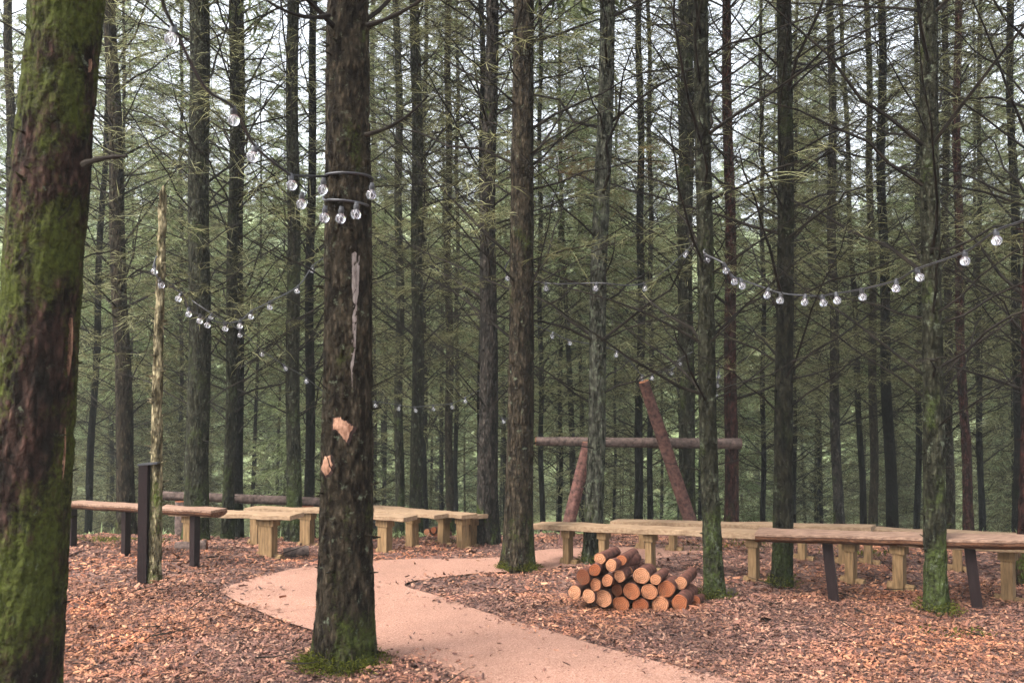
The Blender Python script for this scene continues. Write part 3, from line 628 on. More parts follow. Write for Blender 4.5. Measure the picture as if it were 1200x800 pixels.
# patches on trunks ------------------------------------------------
def patch(root, cen, rad, pts, material, name, off=0.006, label=None):
    if name == 'bark_wound':
        cx_ = sum(p[0] for p in pts) / len(pts); cy_ = sum(p[1] for p in pts) / len(pts)
        patch(root, cen, rad, [(cx_ + (x - cx_) * 1.3 + 0.8, cy_ + (y - cy_) * 1.18 + 1.2) for x, y in pts], M['bark_lip'], 'bark_lip', off * 0.55)
    """irregular patch lying on the camera side of the trunk, outline given as points of the photo at that trunk"""
    d = root.location.y; b = Buf(); P = []; rg_ = np.random.default_rng(len(pts)); Q = np.array(pts, float); fine = []
    sc = 0.02 * np.ptp(Q[:, 0]) + 0.2
    for q in range(len(Q)):
        for f in (0, 0.25, 0.5, 0.75): fine.append(tuple(Q[q] * (1 - f) + Q[(q + 1) % len(Q)] * f + rg_.normal(0, sc, 2)))
    pts = fine
    def on(px, py, o_):
        z = at(px, py, d)[2]; c = cen(z); r = rad(z) * 1.03
        x = at(px, py, c[1] - r)[0]; dx = max(-0.97 * r, min(0.97 * r, x - c[0])); return np.array([c[0] + dx * (r + o_) / r, c[1] - math.sqrt(r * r - dx * dx) * (r + o_) / r, z])
    n = len(pts); cx = sum(p[0] for p in pts) / n; cy = sum(p[1] for p in pts) / n
    rings = []
    for k, o_ in ((1.0, -0.012), (1.0, off * 0.6), (0.6, off), (0.25, off * 1.2)):
        rings.append([on(cx + (x - cx) * k, cy + (y - cy) * k, o_) for x, y in pts])
    V = np.array(rings).reshape(-1, 3); F = []
    for r_ in range(3):
        for j in range(n): F.append([r_ * n + j, r_ * n + (j + 1) % n, (r_ + 1) * n + (j + 1) % n, (r_ + 1) * n + j])
    b.add(V, F); b.add(np.vstack([V[3 * n:], on(cx, cy, off * 1.2)]), [[j, (j + 1) % n, n] for j in range(n)])
    o = part(name, b, material, root)
    if label: o['label'] = label
patch(CT, ccen, crad, [(392, 488), (400, 487), (407, 492), (413, 497), (411, 504), (406, 515), (402, 509), (396, 503), (391, 498)], M['torn_wood'], 'bark_wound', 0.012, 'orange torn patch of bare wood facing the path')
patch(CT, ccen, crad, [(380, 533), (387, 530), (390, 540), (388, 550), (381, 554), (376, 547)], M['torn_wood'], 'bark_wound', 0.016, 'bare wood where a branch tore away at the left side')
patch(CT, ccen, crad, [(412, 300), (416, 298), (420, 302), (420, 330), (418, 360), (416, 400), (414, 430), (412, 455), (411, 430), (412, 400), (413, 360), (412, 330)], M['resin'], 'resin_streak', 0.001, 'pale vertical streak of dried resin')
patch(LT, lcen, lrad, [(84, 372), (93, 378), (97, 400), (95, 425), (88, 440), (86, 410)], M['torn_wood'], 'bark_wound', 0.014, 'strip of torn orange bark')
patch(LT, lcen, lrad, [(78, 505), (83, 500), (80, 530), (77, 560), (72, 560), (73, 530)], M['torn_wood'], 'bark_wound', 0.010, 'lower strip of torn pale bark')
patch(LT, lcen, lrad, [(106, 75), (111, 72), (112, 86), (107, 88)], M['torn_wood'], 'bark_wound', 0.008)

# ------------------------------------------------------------------ benches
def beam_into(b, A, B, w, th, seed, rg, half=False):
    """sawn plank or half log from A to B (centres of the top face)"""
    n = 26; t = np.linspace(0, 1, n)[:, None]; C = A * (1 - t) + B * t; T = unit(B - A); Sd = unit(np.cross(T, [0, 0, 1.0]))
    if half: prof = [(-1, 0), (-0.96, -0.35), (-0.7, -0.75), (-0.3, -1), (0.3, -1), (0.7, -0.75), (0.96, -0.35), (1, 0), (0.5, 0.02), (0, 0.03), (-0.5, 0.02)]
    else: prof = [(-1, -0.06), (-0.985, -0.9), (-0.93, -1), (0, -1.0), (0.93, -1), (0.985, -0.9), (1, -0.06), (0.96, 0), (0.5, 0.0), (0, 0.0), (-0.5, 0.0), (-0.96, 0)]
    prof = np.array(prof); m = len(prof)
    V = C[:, None] + Sd * (prof[:, 0] * w / 2)[None, :, None] + np.array([0, 0, 1.0]) * (prof[:, 1] * th)[None, :, None]
    nz = fbm(V * np.array([6, 6, 6]) + seed, 3, seed); V = V + Sd * (nz[..., None] * 0.05) * np.sign(prof[:, 0])[None, :, None] + np.array([0, 0, 1.0]) * (fbm(V * 5 + seed + 31, 3, seed)[..., None] * 0.022)
    i = np.arange(n - 1)[:, None] * m; j = np.arange(m)[None]; k = (j + 1) % m
    b.add(V, np.stack([i + j, i + m + j, i + m + k, i + k], -1).reshape(-1, 4))
    for e in (0, -1):
        c = V[e].mean(0); q = np.arange(m); F = np.stack([q, (q + 1) % m, np.full(m, m)], -1)
        b.add(np.vstack([V[e], c]), F if e == 0 else F[:, ::-1])
def bench(fa, fb, h, w, th, legs, label, style='new', seed=0, legw=0.11, group='rough timber benches around the clearing', ta=None, tb=None, tilt=0.0):
    """fa, fb: photo points below the two ends on the ground; ta, tb: photo rows of the top at the ends"""
    A = foot(*fa); B = foot(*fb); za = at(fa[0], ta, A[1])[2] if ta else A[2] + h; zb = at(fb[0], tb, B[1])[2] if tb else B[2] + h
    mid = (A + B) / 2; gz = float(G(mid[0], mid[1])); root = thing('bench', label, 'bench', (mid[0], mid[1], gz), group)
    At = np.array([A[0], A[1], za]); Bt = np.array([B[0], B[1], zb]); rg = np.random.default_rng(seed)
    T = unit(B - A); T[2] = 0; T = unit(T); Sd = np.array([-T[1], T[0], 0.0]); U = np.array([0, 0, 1.0])
    b = Buf(); beam_into(b, At, Bt, w, th if style == 'new' else 0.017, seed, rg, False)
    part('seat', b, M['wood_old' if style == 'old' else 'wood_new'], root, False)
    if style == 'old':
        b = Buf(); beam_into(b, At - U * 0.019, Bt - U * 0.019, w * 1.02, th * 1.05, seed, rg, True); part('bark_underside', b, M['wood_rough'], root)
    for t, lw in legs:
        lw = lw * 0.85 if style == 'new' else lw
        p = At * (1 - t) + Bt * t; g = float(G(p[0], p[1])); ztop = p[2] - th + 0.004; b = Buf()
        if style == 'new':
            lean = rg.normal(0, 0.008, 2)
            c = np.array([p[0], p[1], (ztop + g - 0.08) / 2]); ax = [T, Sd, unit(U + T * lean[0] + Sd * lean[1])]
            b.box(c, ax, (lw / 2 * 0.85, w * 0.22, (ztop - g + 0.08) / 2), top=1.0)
            l = part('leg', b, M['wood_post'], root)
            b = Buf(); b.box([p[0], p[1], ztop - 0.035], [T, Sd, U], (lw / 2 + 0.008, w * 0.27, 0.028)); part('cleat', b, M['wood_post'], root)
            b = Buf(); q = np.array([p[0], p[1], g + 0.01]) + Sd * 0.02; b.tube([q - T * (lw / 2 + 0.04), q + T * (lw / 2 + 0.05)], [0.035, 0.03], 9); part('foot_block', b, M['wood_post'], root)
        else:
            c = np.array([p[0], p[1], (ztop + 0.02 + g - 0.08) / 2]); ax = [T, Sd, unit(U - T * tilt)]
            b.box(c, ax, (lw / 2 * 0.8, 0.025, (ztop + 0.02 - g + 0.08) / 2)); part('leg', b, M['post_dark'], root)
    return root
# left side
bench((80, 643), (256, 668), 0, 0.16, 0.036, [(0.03, 0.065), (0.42, 0.065), (0.86, 0.07)], 'dark legged bench with a bark edged top, leftmost, beside the dark post', 'old', 1, ta=587, tb=597)
bench((206, 644), (347, 658), 0, 0.16, 0.036, [(0.12, 0.10), (0.78, 0.19)], 'short light wooden bench directly right of the leftmost dark legged one', 'new', 2, ta=598, tb=602)
bench((292, 637), (432, 646), 0, 0.16, 0.034, [(0.5, 0.15), (0.06, 0.12)], 'light wooden bench running behind the left side of the resin streaked trunk', 'new', 3, ta=594, tb=597)
bench((392, 642), (481, 652), 0, 0.16, 0.036, [(0.68, 0.15), (0.1, 0.15)], 'light wooden bench ending just right of the resin streaked trunk', 'new', 4, ta=599, tb=605)
bench((412, 636), (518, 648), 0, 0.16, 0.034, [(0.70, 0.15), (0.1, 0.12)], 'second light wooden bench from the resin streaked trunk, with one broad post showing', 'new', 5, ta=595, tb=602)
bench((432, 633), (551, 646), 0, 0.16, 0.034, [(0.78, 0.15), (0.94, 0.14)], 'light wooden bench whose two posts stand side by side at its right end', 'new', 6, ta=592, tb=602)
bench((500, 634.5), (563, 643), 0, 0.16, 0.034, [(0.86, 0.13)], 'short light bench end beside the flaking grey trunk', 'new', 7, ta=598, tb=603)
# right side
bench((628, 657), (910, 686), 0, 0.17, 0.042, [(0.155, 0.07), (0.32, 0.07), (0.52, 0.07), (0.92, 0.08)], 'long light wooden bench running behind the log pile', 'new', 8, ta=612, tb=623)
bench((720, 641), (1024, 664), 0, 0.16, 0.034, [(0.13, 0.07), (0.26, 0.07), (0.76, 0.075), (0.9, 0.075)], 'long light wooden bench in the rear row, half hidden behind the front one', 'new', 9, ta=609, tb=616)
bench((888, 699), (1290, 728), 0, 0.21, 0.045, [(0.24, 0.075), (0.665, 0.072)], 'weathered dark legged bench nearest the viewer on the right', 'old', 10, ta=621, tb=632, tilt=0.10)
bench((958, 679), (1225, 712), 0, 0.17, 0.042, [(0.17, 0.08), (0.40, 0.09), (0.86, 0.09)], 'light wooden bench right behind the weathered dark legged one on the right', 'new', 11, ta=625, tb=638)
bench((1010, 661), (1300, 684), 0, 0.16, 0.034, [(0.03, 0.07), (0.42, 0.08), (0.9, 0.08)], 'light wooden bench farthest back near the right edge of the view', 'new', 12, ta=618, tb=630)

# dark post tied to the pale snag
p = foot(168, 683); zt = at(168, 544, p[1])[2]; root = thing('marker_post', 'tall dark square post tied against the pale broken trunk', 'post', p)
b = Buf(); b.box([p[0], p[1], (p[2] + zt) / 2 - 0.04], [np.array([1.0, 0, 0]), np.array([0, 1.0, 0]), np.array([0.0, 0, 1])], (0.030, 0.03, (zt - p[2]) / 2 + 0.04)); part('post', b, M['post_dark'], root)
b = Buf(); b.box([p[0] + 0.03, p[1], zt + 0.006], [np.array([1.0, 0, 0.1]), np.array([0, 1.0, 0]), np.array([-0.1, 0, 1])], (0.065, 0.035, 0.006)); part('bracket', b, M['black'], root)

# ------------------------------------------------------------------ logs
def round_log(A, B, r, label, cat='log', name='log', group=None, bark='log_bark', seed=0, cutends=True, r2=None):
    A = np.asarray(A, float); B = np.asarray(B, float); r2 = r2 or r
    root = thing(name, label, cat, A, group); n = max(5, int(np.linalg.norm(B - A) / 0.12)); t = np.linspace(0, 1, n)[:, None]; P = A * (1 - t) + B * t
    T = unit(B - A); ref = np.array([0, 0, 1.0]) if abs(T[2]) < 0.9 else np.array([1.0, 0, 0]); a = unit(np.cross(T, ref)); c = np.cross(T, a); sg = 22
    th = np.arange(sg) * 2 * math.pi / sg; rr = (r + (r2 - r) * t) 
    dirs = np.cos(th)[:, None] * a + np.sin(th)[:, None] * c
    sh = 1 + 0.06 * np.sin(2 * th + seed) + 0.03 * np.sin(5 * th + seed)
    V = P[:, None] + dirs[None] * (rr * sh[None])[..., None]
    V = V + dirs[None] * (fbm(V * 16 + seed, 3, seed)[..., None] * 0.22 * r)
    i = np.arange(n - 1)[:, None] * sg; j = np.arange(sg)[None]; k = (j + 1) % sg
    b = Buf(); b.add(V, np.stack([i + j, i + k, i + sg + k, i + sg + j], -1).reshape(-1, 4)); part('bark', b, M[bark], root, True)
    for e, s_ in ((0, -1), (-1, 1)):
        ring = V[e] * 1.0; cc = ring.mean(0); ring = cc + (ring - cc) * 0.93 + T * s_ * 0.003; outer = cc + (V[e] - cc) * 1.0
        b = Buf(); q = np.arange(sg); k = (q + 1) % sg
        b.add(np.vstack([outer, ring]), np.stack([q, k, k + sg, q + sg], -1)); b.add(np.vstack([ring, cc + T * s_ * 0.003]), np.stack([q, k, np.full(sg, sg)], -1))
        me = b.mesh('cut_end', M['cut'], False, origin=cc + np.array([0, 0, 0])); o = link('cut_end', me, root, tuple(cc - A))
        # rings texture runs around local Y: fine as logs lie roughly along it
    return root
LX = [(330, 557, 21, 'upper left log on the very top of the pile'), (410, 563, 20, 'right hand log on the very top of the pile'),
 (310, 600, 22, 'second log from the left in the upper row of the pile'), (372, 583, 22, 'log wedged just below the two topmost ones'),
 (267, 627, 28, 'large pale cut log at the far left of the second row'), (403, 623, 22, 'medium log at the heart of the upper row below the dark slanting one'),
 (435, 602, 17, 'thin dark barked log slanting back beneath the topmost right log'), (485, 622, 31, 'big pale log high on the right half of the pile with its bark showing'),
 (538, 636, 20, 'slim log with greyish bark right of the big pale high one'), (357, 640, 22, 'pale log in the middle row, third from the left'),
 (313, 655, 22, 'orange log in the middle row just right of the leftmost low one'), (393, 675, 22, 'small bright log in the centre of the pile'),
 (448, 680, 30, 'large pale log in the middle of the pile with a light sawn face'), (515, 682, 29, 'dark orange sawn log right of the large pale middle one'),
 (578, 671, 32, 'large orange log at the right of the middle row'), (632, 650, 24, 'dark barked log lying behind the right end of the middle row'),
 (235, 684, 25, 'small orange log sticking out at the bottom left corner'), (288, 698, 25, 'log with a dark dirty end in the bottom row, second from the left'),
 (342, 707, 32, 'big log with a split face in the bottom row, third from the left'), (408, 727, 29, 'half sunk orange log in the bottom row, fourth from the left'),
 (482, 735, 29, 'muddy log in the bottom row, third from the right'), (555, 731, 32, 'big pale orange log in the bottom row, second from the right'),
 (628, 724, 31, 'bright orange log at the bottom right corner of the pile'), (688, 716, 19, 'short barked stub lying beyond the right end of the pile')]
base_d = foot(745, 718)[1]
rg = np.random.default_rng(9)
for k, (X_, Y_, r_, lab) in enumerate(LX):
    px = 600 + X_ / 3.2; py = 480 + Y_ / 3.2; d = base_d + rg.uniform(-0.03, 0.04) + (0.10 if k in (15, 6) else 0) + (0.12 if k == 23 else 0)
    A = at(px, py, d); r = r_ / 3.2 * d / FPX
    ang = R(21 + rg.normal(0, 4)); Lg = rg.uniform(0.30, 0.38) * (0.6 if k == 23 else 1); dz = rg.normal(-0.035, 0.008)
    B = A + np.array([math.sin(ang) * Lg, math.cos(ang) * Lg, dz])
    o = round_log(A, B, r, lab, 'log', 'log', 'cut logs in the pile', seed=k + 1)
A = foot(362, 772); bb = Buf(); rgk = np.random.default_rng(4)
for q in range(5):
    ax = unit(rgk.normal(0, 1, 3) * [1, 1, 0.25]); a2 = unit(np.cross(ax, [0, 0, 1.0])); bb.box(A + np.array([rgk.normal(0, .018), rgk.normal(0, .018), 0.012 + 0.008 * q]), [ax, a2, unit(np.cross(ax, a2))], (rgk.uniform(.025, .05), rgk.uniform(.012, .02), .004), top=0.8)
root = thing('bark_pile', 'little heap of torn orange bark at the left foot of the resin streaked trunk', 'bark', A); part('bark_pieces', bb, M['torn_wood'], root)
# raised log rail with its two struts
def L3(pa, da, pb, db, ra, rb_, lab, nm='log_rail', cat='log', seed=0, bark='pole_bark', grp=None):
    return round_log(at(*pa, da), at(*pb, db), ra, lab, cat, nm, grp, bark, seed, r2=rb_)
dR = 9.35
L3((628, 517), dR, (868, 520), dR - 0.02, 0.048, 0.060, 'long peeled log rail raised level between two trunks behind the log pile', seed=41)
s1 = foot(657, 640.2)
round_log(s1 - np.array([0, 0, .1]), at(689, 519, s1[1] + 0.15), 0.06, 'reddish leaning strut holding the left part of the raised log rail', 'strut', 'leaning_log', None, 'pole_red', 42, r2=0.05)
s2 = np.array([at(815, 640, 9.3)[0], 9.3, float(G(at(815, 640, 9.3)[0], 9.3))])
round_log(s2, at(754, 447, 9.05), 0.07, 'long leaning broken pole with flaking bark crossing the raised log rail', 'pole', 'leaning_log', None, 'pole_red', 43, r2=0.055)
# fallen rail behind the left benches
r1 = at(184, 580, 9.0); r2_ = at(425, 590, 9.6)
round_log(r1, r2_, 0.045, 'long thin dark log lying level behind the left benches', 'log', 'long_log', None, 'pole_bark', 44, r2=0.05)
for q, lab in ((0.12, 'short stump under the left end of the long dark log'), (0.72, 'short stump under the right part of the long dark log')):
    p = r1 * (1 - q) + r2_ * q; g = float(G(p[0], p[1])); round_log((p[0], p[1], g - 0.05), (p[0], p[1], p[2] - 0.047), 0.08, lab, 'stump', 'stump', None, 'pole_bark', 45 + int(q * 10))
# small log stack far behind the middle benches
sp = [(500, 623), (508, 621), (503, 629), (511, 628), (499, 635), (506, 635), (513, 635)]
names = ['upper left', 'upper right', 'middle left', 'middle right', 'lower left', 'lower middle', 'lower right']
for k, (x, y) in enumerate(sp):
    A = at(x, y, 9.5); round_log(A, A + np.array([0.12, 0.4, -0.05]), 0.034, names[k] + ' log of the tiny stack glimpsed beneath the middle benches', 'log', 'log', 'logs of the tiny distant stack', seed=60 + k)
# half sunk boards and rounds on the mulch
for k, (px, py, l, r, lab) in enumerate(((205, 646, 0.25, 0.05, 'short cut billet half sunk in the mulch behind the leftmost bench'), (332, 651, 0.2, 0.04, 'short cut billet on the mulch right of the broad bench post'), (827, 700, 0.2, 0.028, 'small branch stub on the mulch by the slim mossy trunk at the logs'))):
    A = foot(px, py) + np.array([0, 0, r * 0.5]); round_log(A, A + np.array([l, 0.05, 0.01]), r, lab, 'billet', 'billet', None, 'pole_bark', 80 + k)

# ------------------------------------------------------------------ string lights
def sphere_into(b, c, r, nu=14, nv=9, sz=1.0):
    u = np.linspace(0, math.pi, nv + 1); th = np.arange(nu) * 2 * math.pi / nu
    V = np.stack([np.sin(u)[:, None] * np.cos(th)[None], np.sin(u)[:, None] * np.sin(th)[None], np.cos(u)[:, None] + 0 * th[None]], -1) * r
    V[..., 2] *= sz; i = np.arange(nv)[:, None] * nu; j = np.arange(nu)[None]; k = (j + 1) % nu
    b.add(V + np.asarray(c), np.stack([i + j, i + nu + j, i + nu + k, i + k], -1).reshape(-1, 4))
gb = Buf(); sphere_into(gb, (0, 0, -0.044), 0.0225); GL = gb.mesh('bulb', M['glass'], True)
gs = Buf(); gs.tube([(0, 0, 0.008), (0, 0, -0.004), (0, 0, -0.006), (0, 0, -0.022)], [0.009, 0.010, 0.013, 0.012], 10); SK = gs.mesh('socket', M['black'])
gf = Buf(); gf.tube([(0, 0, -0.020), (0, 0, -0.036)], [0.004, 0.002], 6)
for a in range(3): gf.tube([(0, 0, -0.034), (0.009 * math.cos(a * 2.1), 0.009 * math.sin(a * 2.1), -0.044), (0.004 * math.cos(a * 2.1 + 1), 0.004 * math.sin(a * 2.1 + 1), -0.056)], 0.0009, 4)
FL = gf.mesh('filament', M['filament'])
def cat(P, n=10):
    P = np.asarray(P, float); t = np.linspace(0, len(P) - 1, (len(P) - 1) * n + 1); i = np.clip(t.astype(int), 0, len(P) - 2); f = (t - i)[:, None]
    p0 = P[np.maximum(i - 1, 0)]; p1 = P[i]; p2 = P[i + 1]; p3 = P[np.minimum(i + 2, len(P) - 1)]
    return 0.5 * (2 * p1 + (p2 - p0) * f + (2 * p0 - 5 * p1 + 4 * p2 - p3) * f ** 2 + (3 * p1 - p0 - 3 * p2 + p3) * f ** 3)
def string(label, pts, r=0.0055, group='festoon strings of clear bulbs', rawcable=None, seed=0, r_=None):
    """pts: (px, py, depth, is_bulb); bulb points give the globe centre"""
    rg = np.random.default_rng(seed); W = []; bl = []
    for (px, py, d, isb) in pts:
        p = at(px, py, d)
        if isb:
            tl = rg.normal(0, 0.25, 2); up = unit(np.array([tl[0], tl[1], 1.0])); q = p + up * 0.044; W.append(q); bl.append((q, up))
        else: W.append(p)
    root = thing('string_lights', label, 'string lights', W[0], group)
    C = cat(W) if rawcable is None else rawcable(W)
    b = Buf(); b.tube(C, r, 5); part('cable', b, M['black'], root)
    import mathutils
    for q, up in bl:
        o = link('bulb', GL, root, tuple(q - W[0])); o.rotation_euler = mathutils.Vector((0, 0, 1)).rotation_difference(mathutils.Vector(up)).to_euler()
        link('socket', SK, o); link('filament', FL, o)
    return root
# wrap round the resin streaked trunk, then on to the viewer's left
W = []
def ring(px, py, ang, lift=0.0):
    z = at(px, py, CT.location.y)[2]; c = ccen(z); r = crad(z) + 0.012; return np.array([c[0] + r * math.sin(ang), c[1] - r * math.cos(ang), z])
lead = [(178, -60, 2.4, 0), (190, 0, 2.55, 0), (201, 46, 2.75, 1), (240, 102, 2.95, 0), (274, 141, 3.15, 1), (296, 184, 3.35, 1), (342, 217, 3.62, 1)]
def wrapcable(W_):
    P = list(cat(W_)); q = [ring(405, 209 + 0 * k, -1.2 + k * 0.33) for k in range(10)] + [ring(405, 212 + 2.6 * k, 2.1 + k * 0.36) for k in range(9)] + [ring(405, 238 + 0.8 * k, 5.3 + k * 0.3) for k in range(8)]
    return np.vstack([P, cat(np.array([P[-1]] + q), 4)])
ST = string('near string of clear bulbs descending from top left and wound round the resin streaked trunk', lead, rawcable=wrapcable, seed=1, r=0.006)
for (px, py, dd) in ((354, 239, 3.70), (379, 222, 3.70), (381, 255, 3.68), (400, 256, 3.66), (418, 251, 3.67), (436, 228, 3.72)):
    p = at(px, py, dd); q = p + np.array([0, 0, 0.044]); o = link('bulb', GL, ST, tuple(q - np.array(ST.location))); o.rotation_euler = (0.1, 0.1, 0)
    link('socket', SK, o); link('filament', FL, o)
d8 = T8[0].location.y - 0.07
string('string of clear bulbs sagging from the pale snag across the stout mossy trunk', [(184, 300, d8, 0), (181, 318, d8, 1), (189, 334, d8, 1), (209, 350, 6.0, 1), (221, 368, 6.1, 1), (234, 376, 6.2, 1), (243, 381, 6.25, 1), (264, 385, 6.4, 1), (281, 382, 6.5, 1), (294, 371, 6.7, 1), (316, 360, 6.9, 1), (348, 341, 7.2, 1), (366, 317, 7.5, 1), (384, 300, 7.7, 0)], seed=2)
string('fainter string of small clear bulbs dropping behind the trunk left of the resin streak', [(225, 352, 7.9, 0), (247, 372, 7.9, 1), (281, 393, 8.0, 1), (307, 415, 8.2, 1), (335, 432, 8.3, 1), (359, 447, 8.5, 1), (392, 470, 8.7, 0)], seed=3)
string('far level string of tiny bulbs above the middle benches', [(392, 466, 9.0, 0), (440, 475, 9.2, 1), (467, 479, 9.3, 1), (487, 481, 9.4, 1), (508, 479, 9.5, 1), (530, 477, 9.6, 1), (545, 470, 9.7, 1), (566, 463, 9.8, 1), (590, 494, 9.9, 1), (612, 480, 9.9, 0)], seed=4)
string('sparse string of bulbs between the path side trunk and the log pile trunks', [(600, 300, 6.9, 0), (595, 326, 6.9, 1), (640, 338, 6.9, 1), (698, 338, 6.6, 1), (756, 338, 6.6, 1), (804, 299, 6.8, 1), (822, 270, 6.8, 0)], seed=5)
string('small bulbs strung low round the top of the leaning broken pole', [(614, 376, 8.6, 0), (647, 394, 8.6, 1), (668, 402, 8.6, 1), (722, 416, 8.7, 1), (752, 444, 8.8, 1), (764, 443, 8.8, 1), (787, 437, 8.8, 1), (797, 426, 8.8, 1), (812, 412, 8.8, 0)], seed=6)
string('short drop of small bulbs hanging beside the reddish rail trunk', [(846, 428, 8.7, 0), (842, 441, 8.7, 1), (841, 452, 8.7, 1), (839, 463, 8.7, 1)], seed=7)
d5 = T5[0].location.y - 0.05
string('string of clear bulbs sagging from the log pile trunk to the right view edge', [(826, 292, d5, 0), (829, 305, d5, 1), (851, 317, 5.25, 1), (861, 330, 5.25, 1), (870, 335, 5.25, 1), (899, 346, 5.2, 1), (914, 352, 5.15, 1), (943, 354, 5.1, 1), (965, 355, 5.0, 1), (981, 352, 4.9, 1), (1011, 348, 4.75, 1), (1050, 338, 4.55, 1), (1078, 325, 4.3, 1), (1131, 306, 4.0, 1), (1168, 282, 3.75, 1), (1215, 250, 3.5, 0), (1290, 190, 3.3, 0)], seed=8)

# ------------------------------------------------------------------ small ground cover
def tufts(N, cx, cy, rx, ry, seed, h=0.03, w=0.006, up=1.0, base=None):
    rg = np.random.default_rng(seed); x = cx + rg.normal(0, rx, N); y = cy + rg.normal(0, ry, N); z = G(x, y) + 0.01
    if base is not None: z = z + base(x, y)
    D = unit(np.c_[rg.normal(0, 0.6, (N, 2)), np.full(N, up)]); return np.c_[x, y, z], D, rg.uniform(0.4, 1.3, N) * h, np.full(N, w), rg.normal(-0.4, 0.2, N), rg.random(N) * 3.14
b = Buf()
for (root, sc) in ((CT, 1.25), (T3[0], 1.0), (T7[0], 0.8), (T5[0], 0.8), (T4[0], 0.7), (T6[0], 0.7)):
    rad_ = 0.105 * sc; c = root.location; rg = np.random.default_rng(int(c.x * 100) % 97 + 5); N = int(900 * sc ** 3)
    th = rg.normal(rg.uniform(3, 5), 1.3, N); rr = rad_ * (1 + np.abs(rg.normal(0, 0.35, N))); x = c.x + rr * np.cos(th); y = c.y + rr * np.sin(th); z = G(x, y) + 0.015 + 0.10 * np.exp(-(rr - rad_ * 0.9) / 0.04) * rg.random(N)
    D = unit(np.c_[np.cos(th) * 0.5 + rg.normal(0, 0.4, N), np.sin(th) * 0.5 + rg.normal(0, 0.4, N), np.full(N, 0.7)])
    b.ribbons(np.c_[x, y, z], D, rg.uniform(0.012, 0.04, N), np.full(N, 0.005), rg.normal(-0.5, 0.2, N), rg.random(N) * 3.14)
for px, py, n_, sx, sy in ((1115, 745, 120, .09, .05), (118, 632, 700, .3, .25), (1020, 650, 200, .15, .1), (560, 636, 400, .25, .2), (860, 640, 300, .3, .2), (690, 630, 0, .1, .1)):
    if n_:
        p = foot(px, max(py, 634)); b.ribbons(*tufts(n_, p[0], p[1], sx, sy, px, 0.045, 0.008))
o = link('moss_cover', b.mesh('moss_cover', M['moss'])); tag(o, 'low green moss around the tree feet and on the mulch', 'moss', kind='stuff')
# undergrowth just beyond the crest
rg = np.random.default_rng(77); N = 26000
y = 9.6 + 9 * rg.random(N) ** 1.3; x = (rg.random(N) * 2 - 1) * (0.66 * y + 0.5); cl = vnoise(np.c_[x * 0.9, y * 0.9, x * 0], 4); k = cl > 0.45
x, y = x[k], y[k]; N = len(x); D = unit(np.c_[rg.normal(0, 0.7, (N, 2)), np.ones(N)])
b = Buf(); b.ribbons(np.c_[x, y, G(x, y)], D, rg.uniform(0.05, 0.18, N), np.full(N, 0.018), rg.normal(-0.5, 0.2, N), rg.random(N) * 3.14)
o = link('undergrowth', b.mesh('undergrowth', M['needles'])); tag(o, 'low green undergrowth beyond the benches where the ground falls away', 'undergrowth', kind='stuff')
# fallen twigs on mulch
rg = np.random.default_rng(31); N = 260; y = rg.uniform(2.8, 9, N); x = (rg.random(N) * 2 - 1) * y * 0.65; k = ~inside(np.c_[x, y]); x, y = x[k], y[k]; N = len(x)
D = unit(np.c_[rg.normal(0, 1, (N, 2)), rg.normal(0.04, 0.10, N)]); b = Buf(); b.sticks(np.c_[x, y, G(x, y) + 0.035], D, rg.uniform(0.06, 0.3, N), rg.uniform(0.002, 0.005, N), rg.normal(0, 0.1, N), 4, 3)
o = link('fallen_twigs', b.mesh('fallen_twigs', M['dead_twig'])); tag(o, 'dead twigs scattered over the bark mulch', 'twigs', kind='stuff')

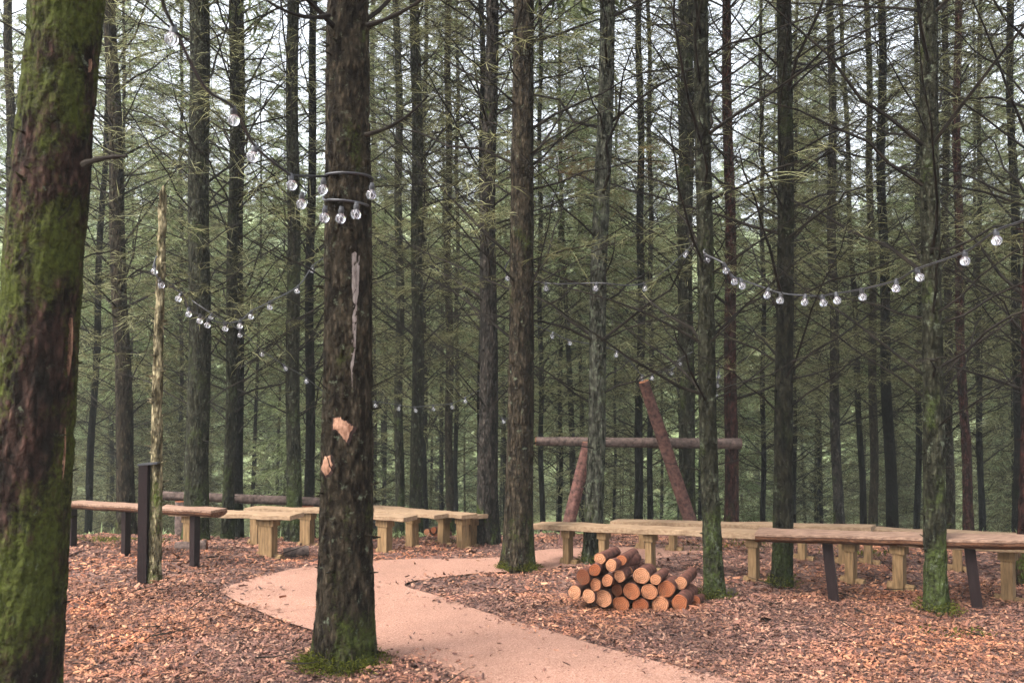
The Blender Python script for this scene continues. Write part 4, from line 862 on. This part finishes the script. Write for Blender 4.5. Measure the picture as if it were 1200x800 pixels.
# ------------------------------------------------------------------ light, sky, camera
w = bpy.data.worlds.new('World'); S.world = w; w.use_nodes = True; nt = w.node_tree; bg = nt.nodes['Background']
sky = nt.nodes.new('ShaderNodeTexSky'); sky.sky_type = 'NISHITA'; sky.sun_disc = False; sky.sun_elevation = R(52); sky.sun_rotation = R(-125); sky.air_density = 1.0; sky.dust_density = 4.0
hs = nt.nodes.new('ShaderNodeHueSaturation'); hs.inputs['Saturation'].default_value = 0.36
nt.links.new(sky.outputs[0], hs.inputs['Color']); nt.links.new(hs.outputs[0], bg.inputs[0]); bg.inputs[1].default_value = 0.15
sun = bpy.data.lights.new('Sun', 'SUN'); sun.energy = 1.5; sun.angle = R(20); sun.color = (1, 0.96, 0.9); so = bpy.data.objects.new('Sun', sun); COL.objects.link(so)
# light from the left, slightly behind the viewer
import mathutils
az = R(-125)      # sky rotation: clockwise from +Y
dirv = mathutils.Vector((math.sin(az) * math.cos(R(52)), math.cos(az) * math.cos(R(52)), math.sin(R(52))))
so.rotation_euler = dirv.to_track_quat('Z', 'Y').to_euler(); so.location = dirv * 30
cam = bpy.data.cameras.new('Camera'); co = bpy.data.objects.new('Camera', cam); COL.objects.link(co); S.camera = co
cam.lens = 30; cam.sensor_width = 36; cam.clip_end = 2000; co.location = (0, 0, CAMZ); co.rotation_euler = (R(90) + PITCH, 0, 0)
cam.clip_start = 0.05; cam.dof.use_dof = True; cam.dof.focus_distance = 6.5; cam.dof.aperture_fstop = 4.0
S.view_settings.view_transform = 'Standard'; S.view_settings.look = 'None'; S.view_settings.exposure = 2.35; S.view_settings.gamma = 1
S.cycles.max_bounces = 8; S.cycles.diffuse_bounces = 4; S.cycles.transmission_bounces = 6; S.cycles.use_denoising = True

hz = Buf(); hz.box((0, 90, 33), [np.array([1.0,0,0]), np.array([0,1.0,0]), np.array([0,0,1.0])], (150, 125, 43))
m, nt, out = mat('haze_air'); pv = nt.nodes.new('ShaderNodeVolumePrincipled'); pv.inputs['Density'].default_value = 0.0014; pv.inputs['Color'].default_value = (0.92, 0.97, 0.93, 1); nt.links.new(pv.outputs[0], out.inputs['Volume'])
o = link('haze', hz.mesh('haze', m)); tag(o, 'thin pale haze hanging in the wood', 'haze', kind='stuff')
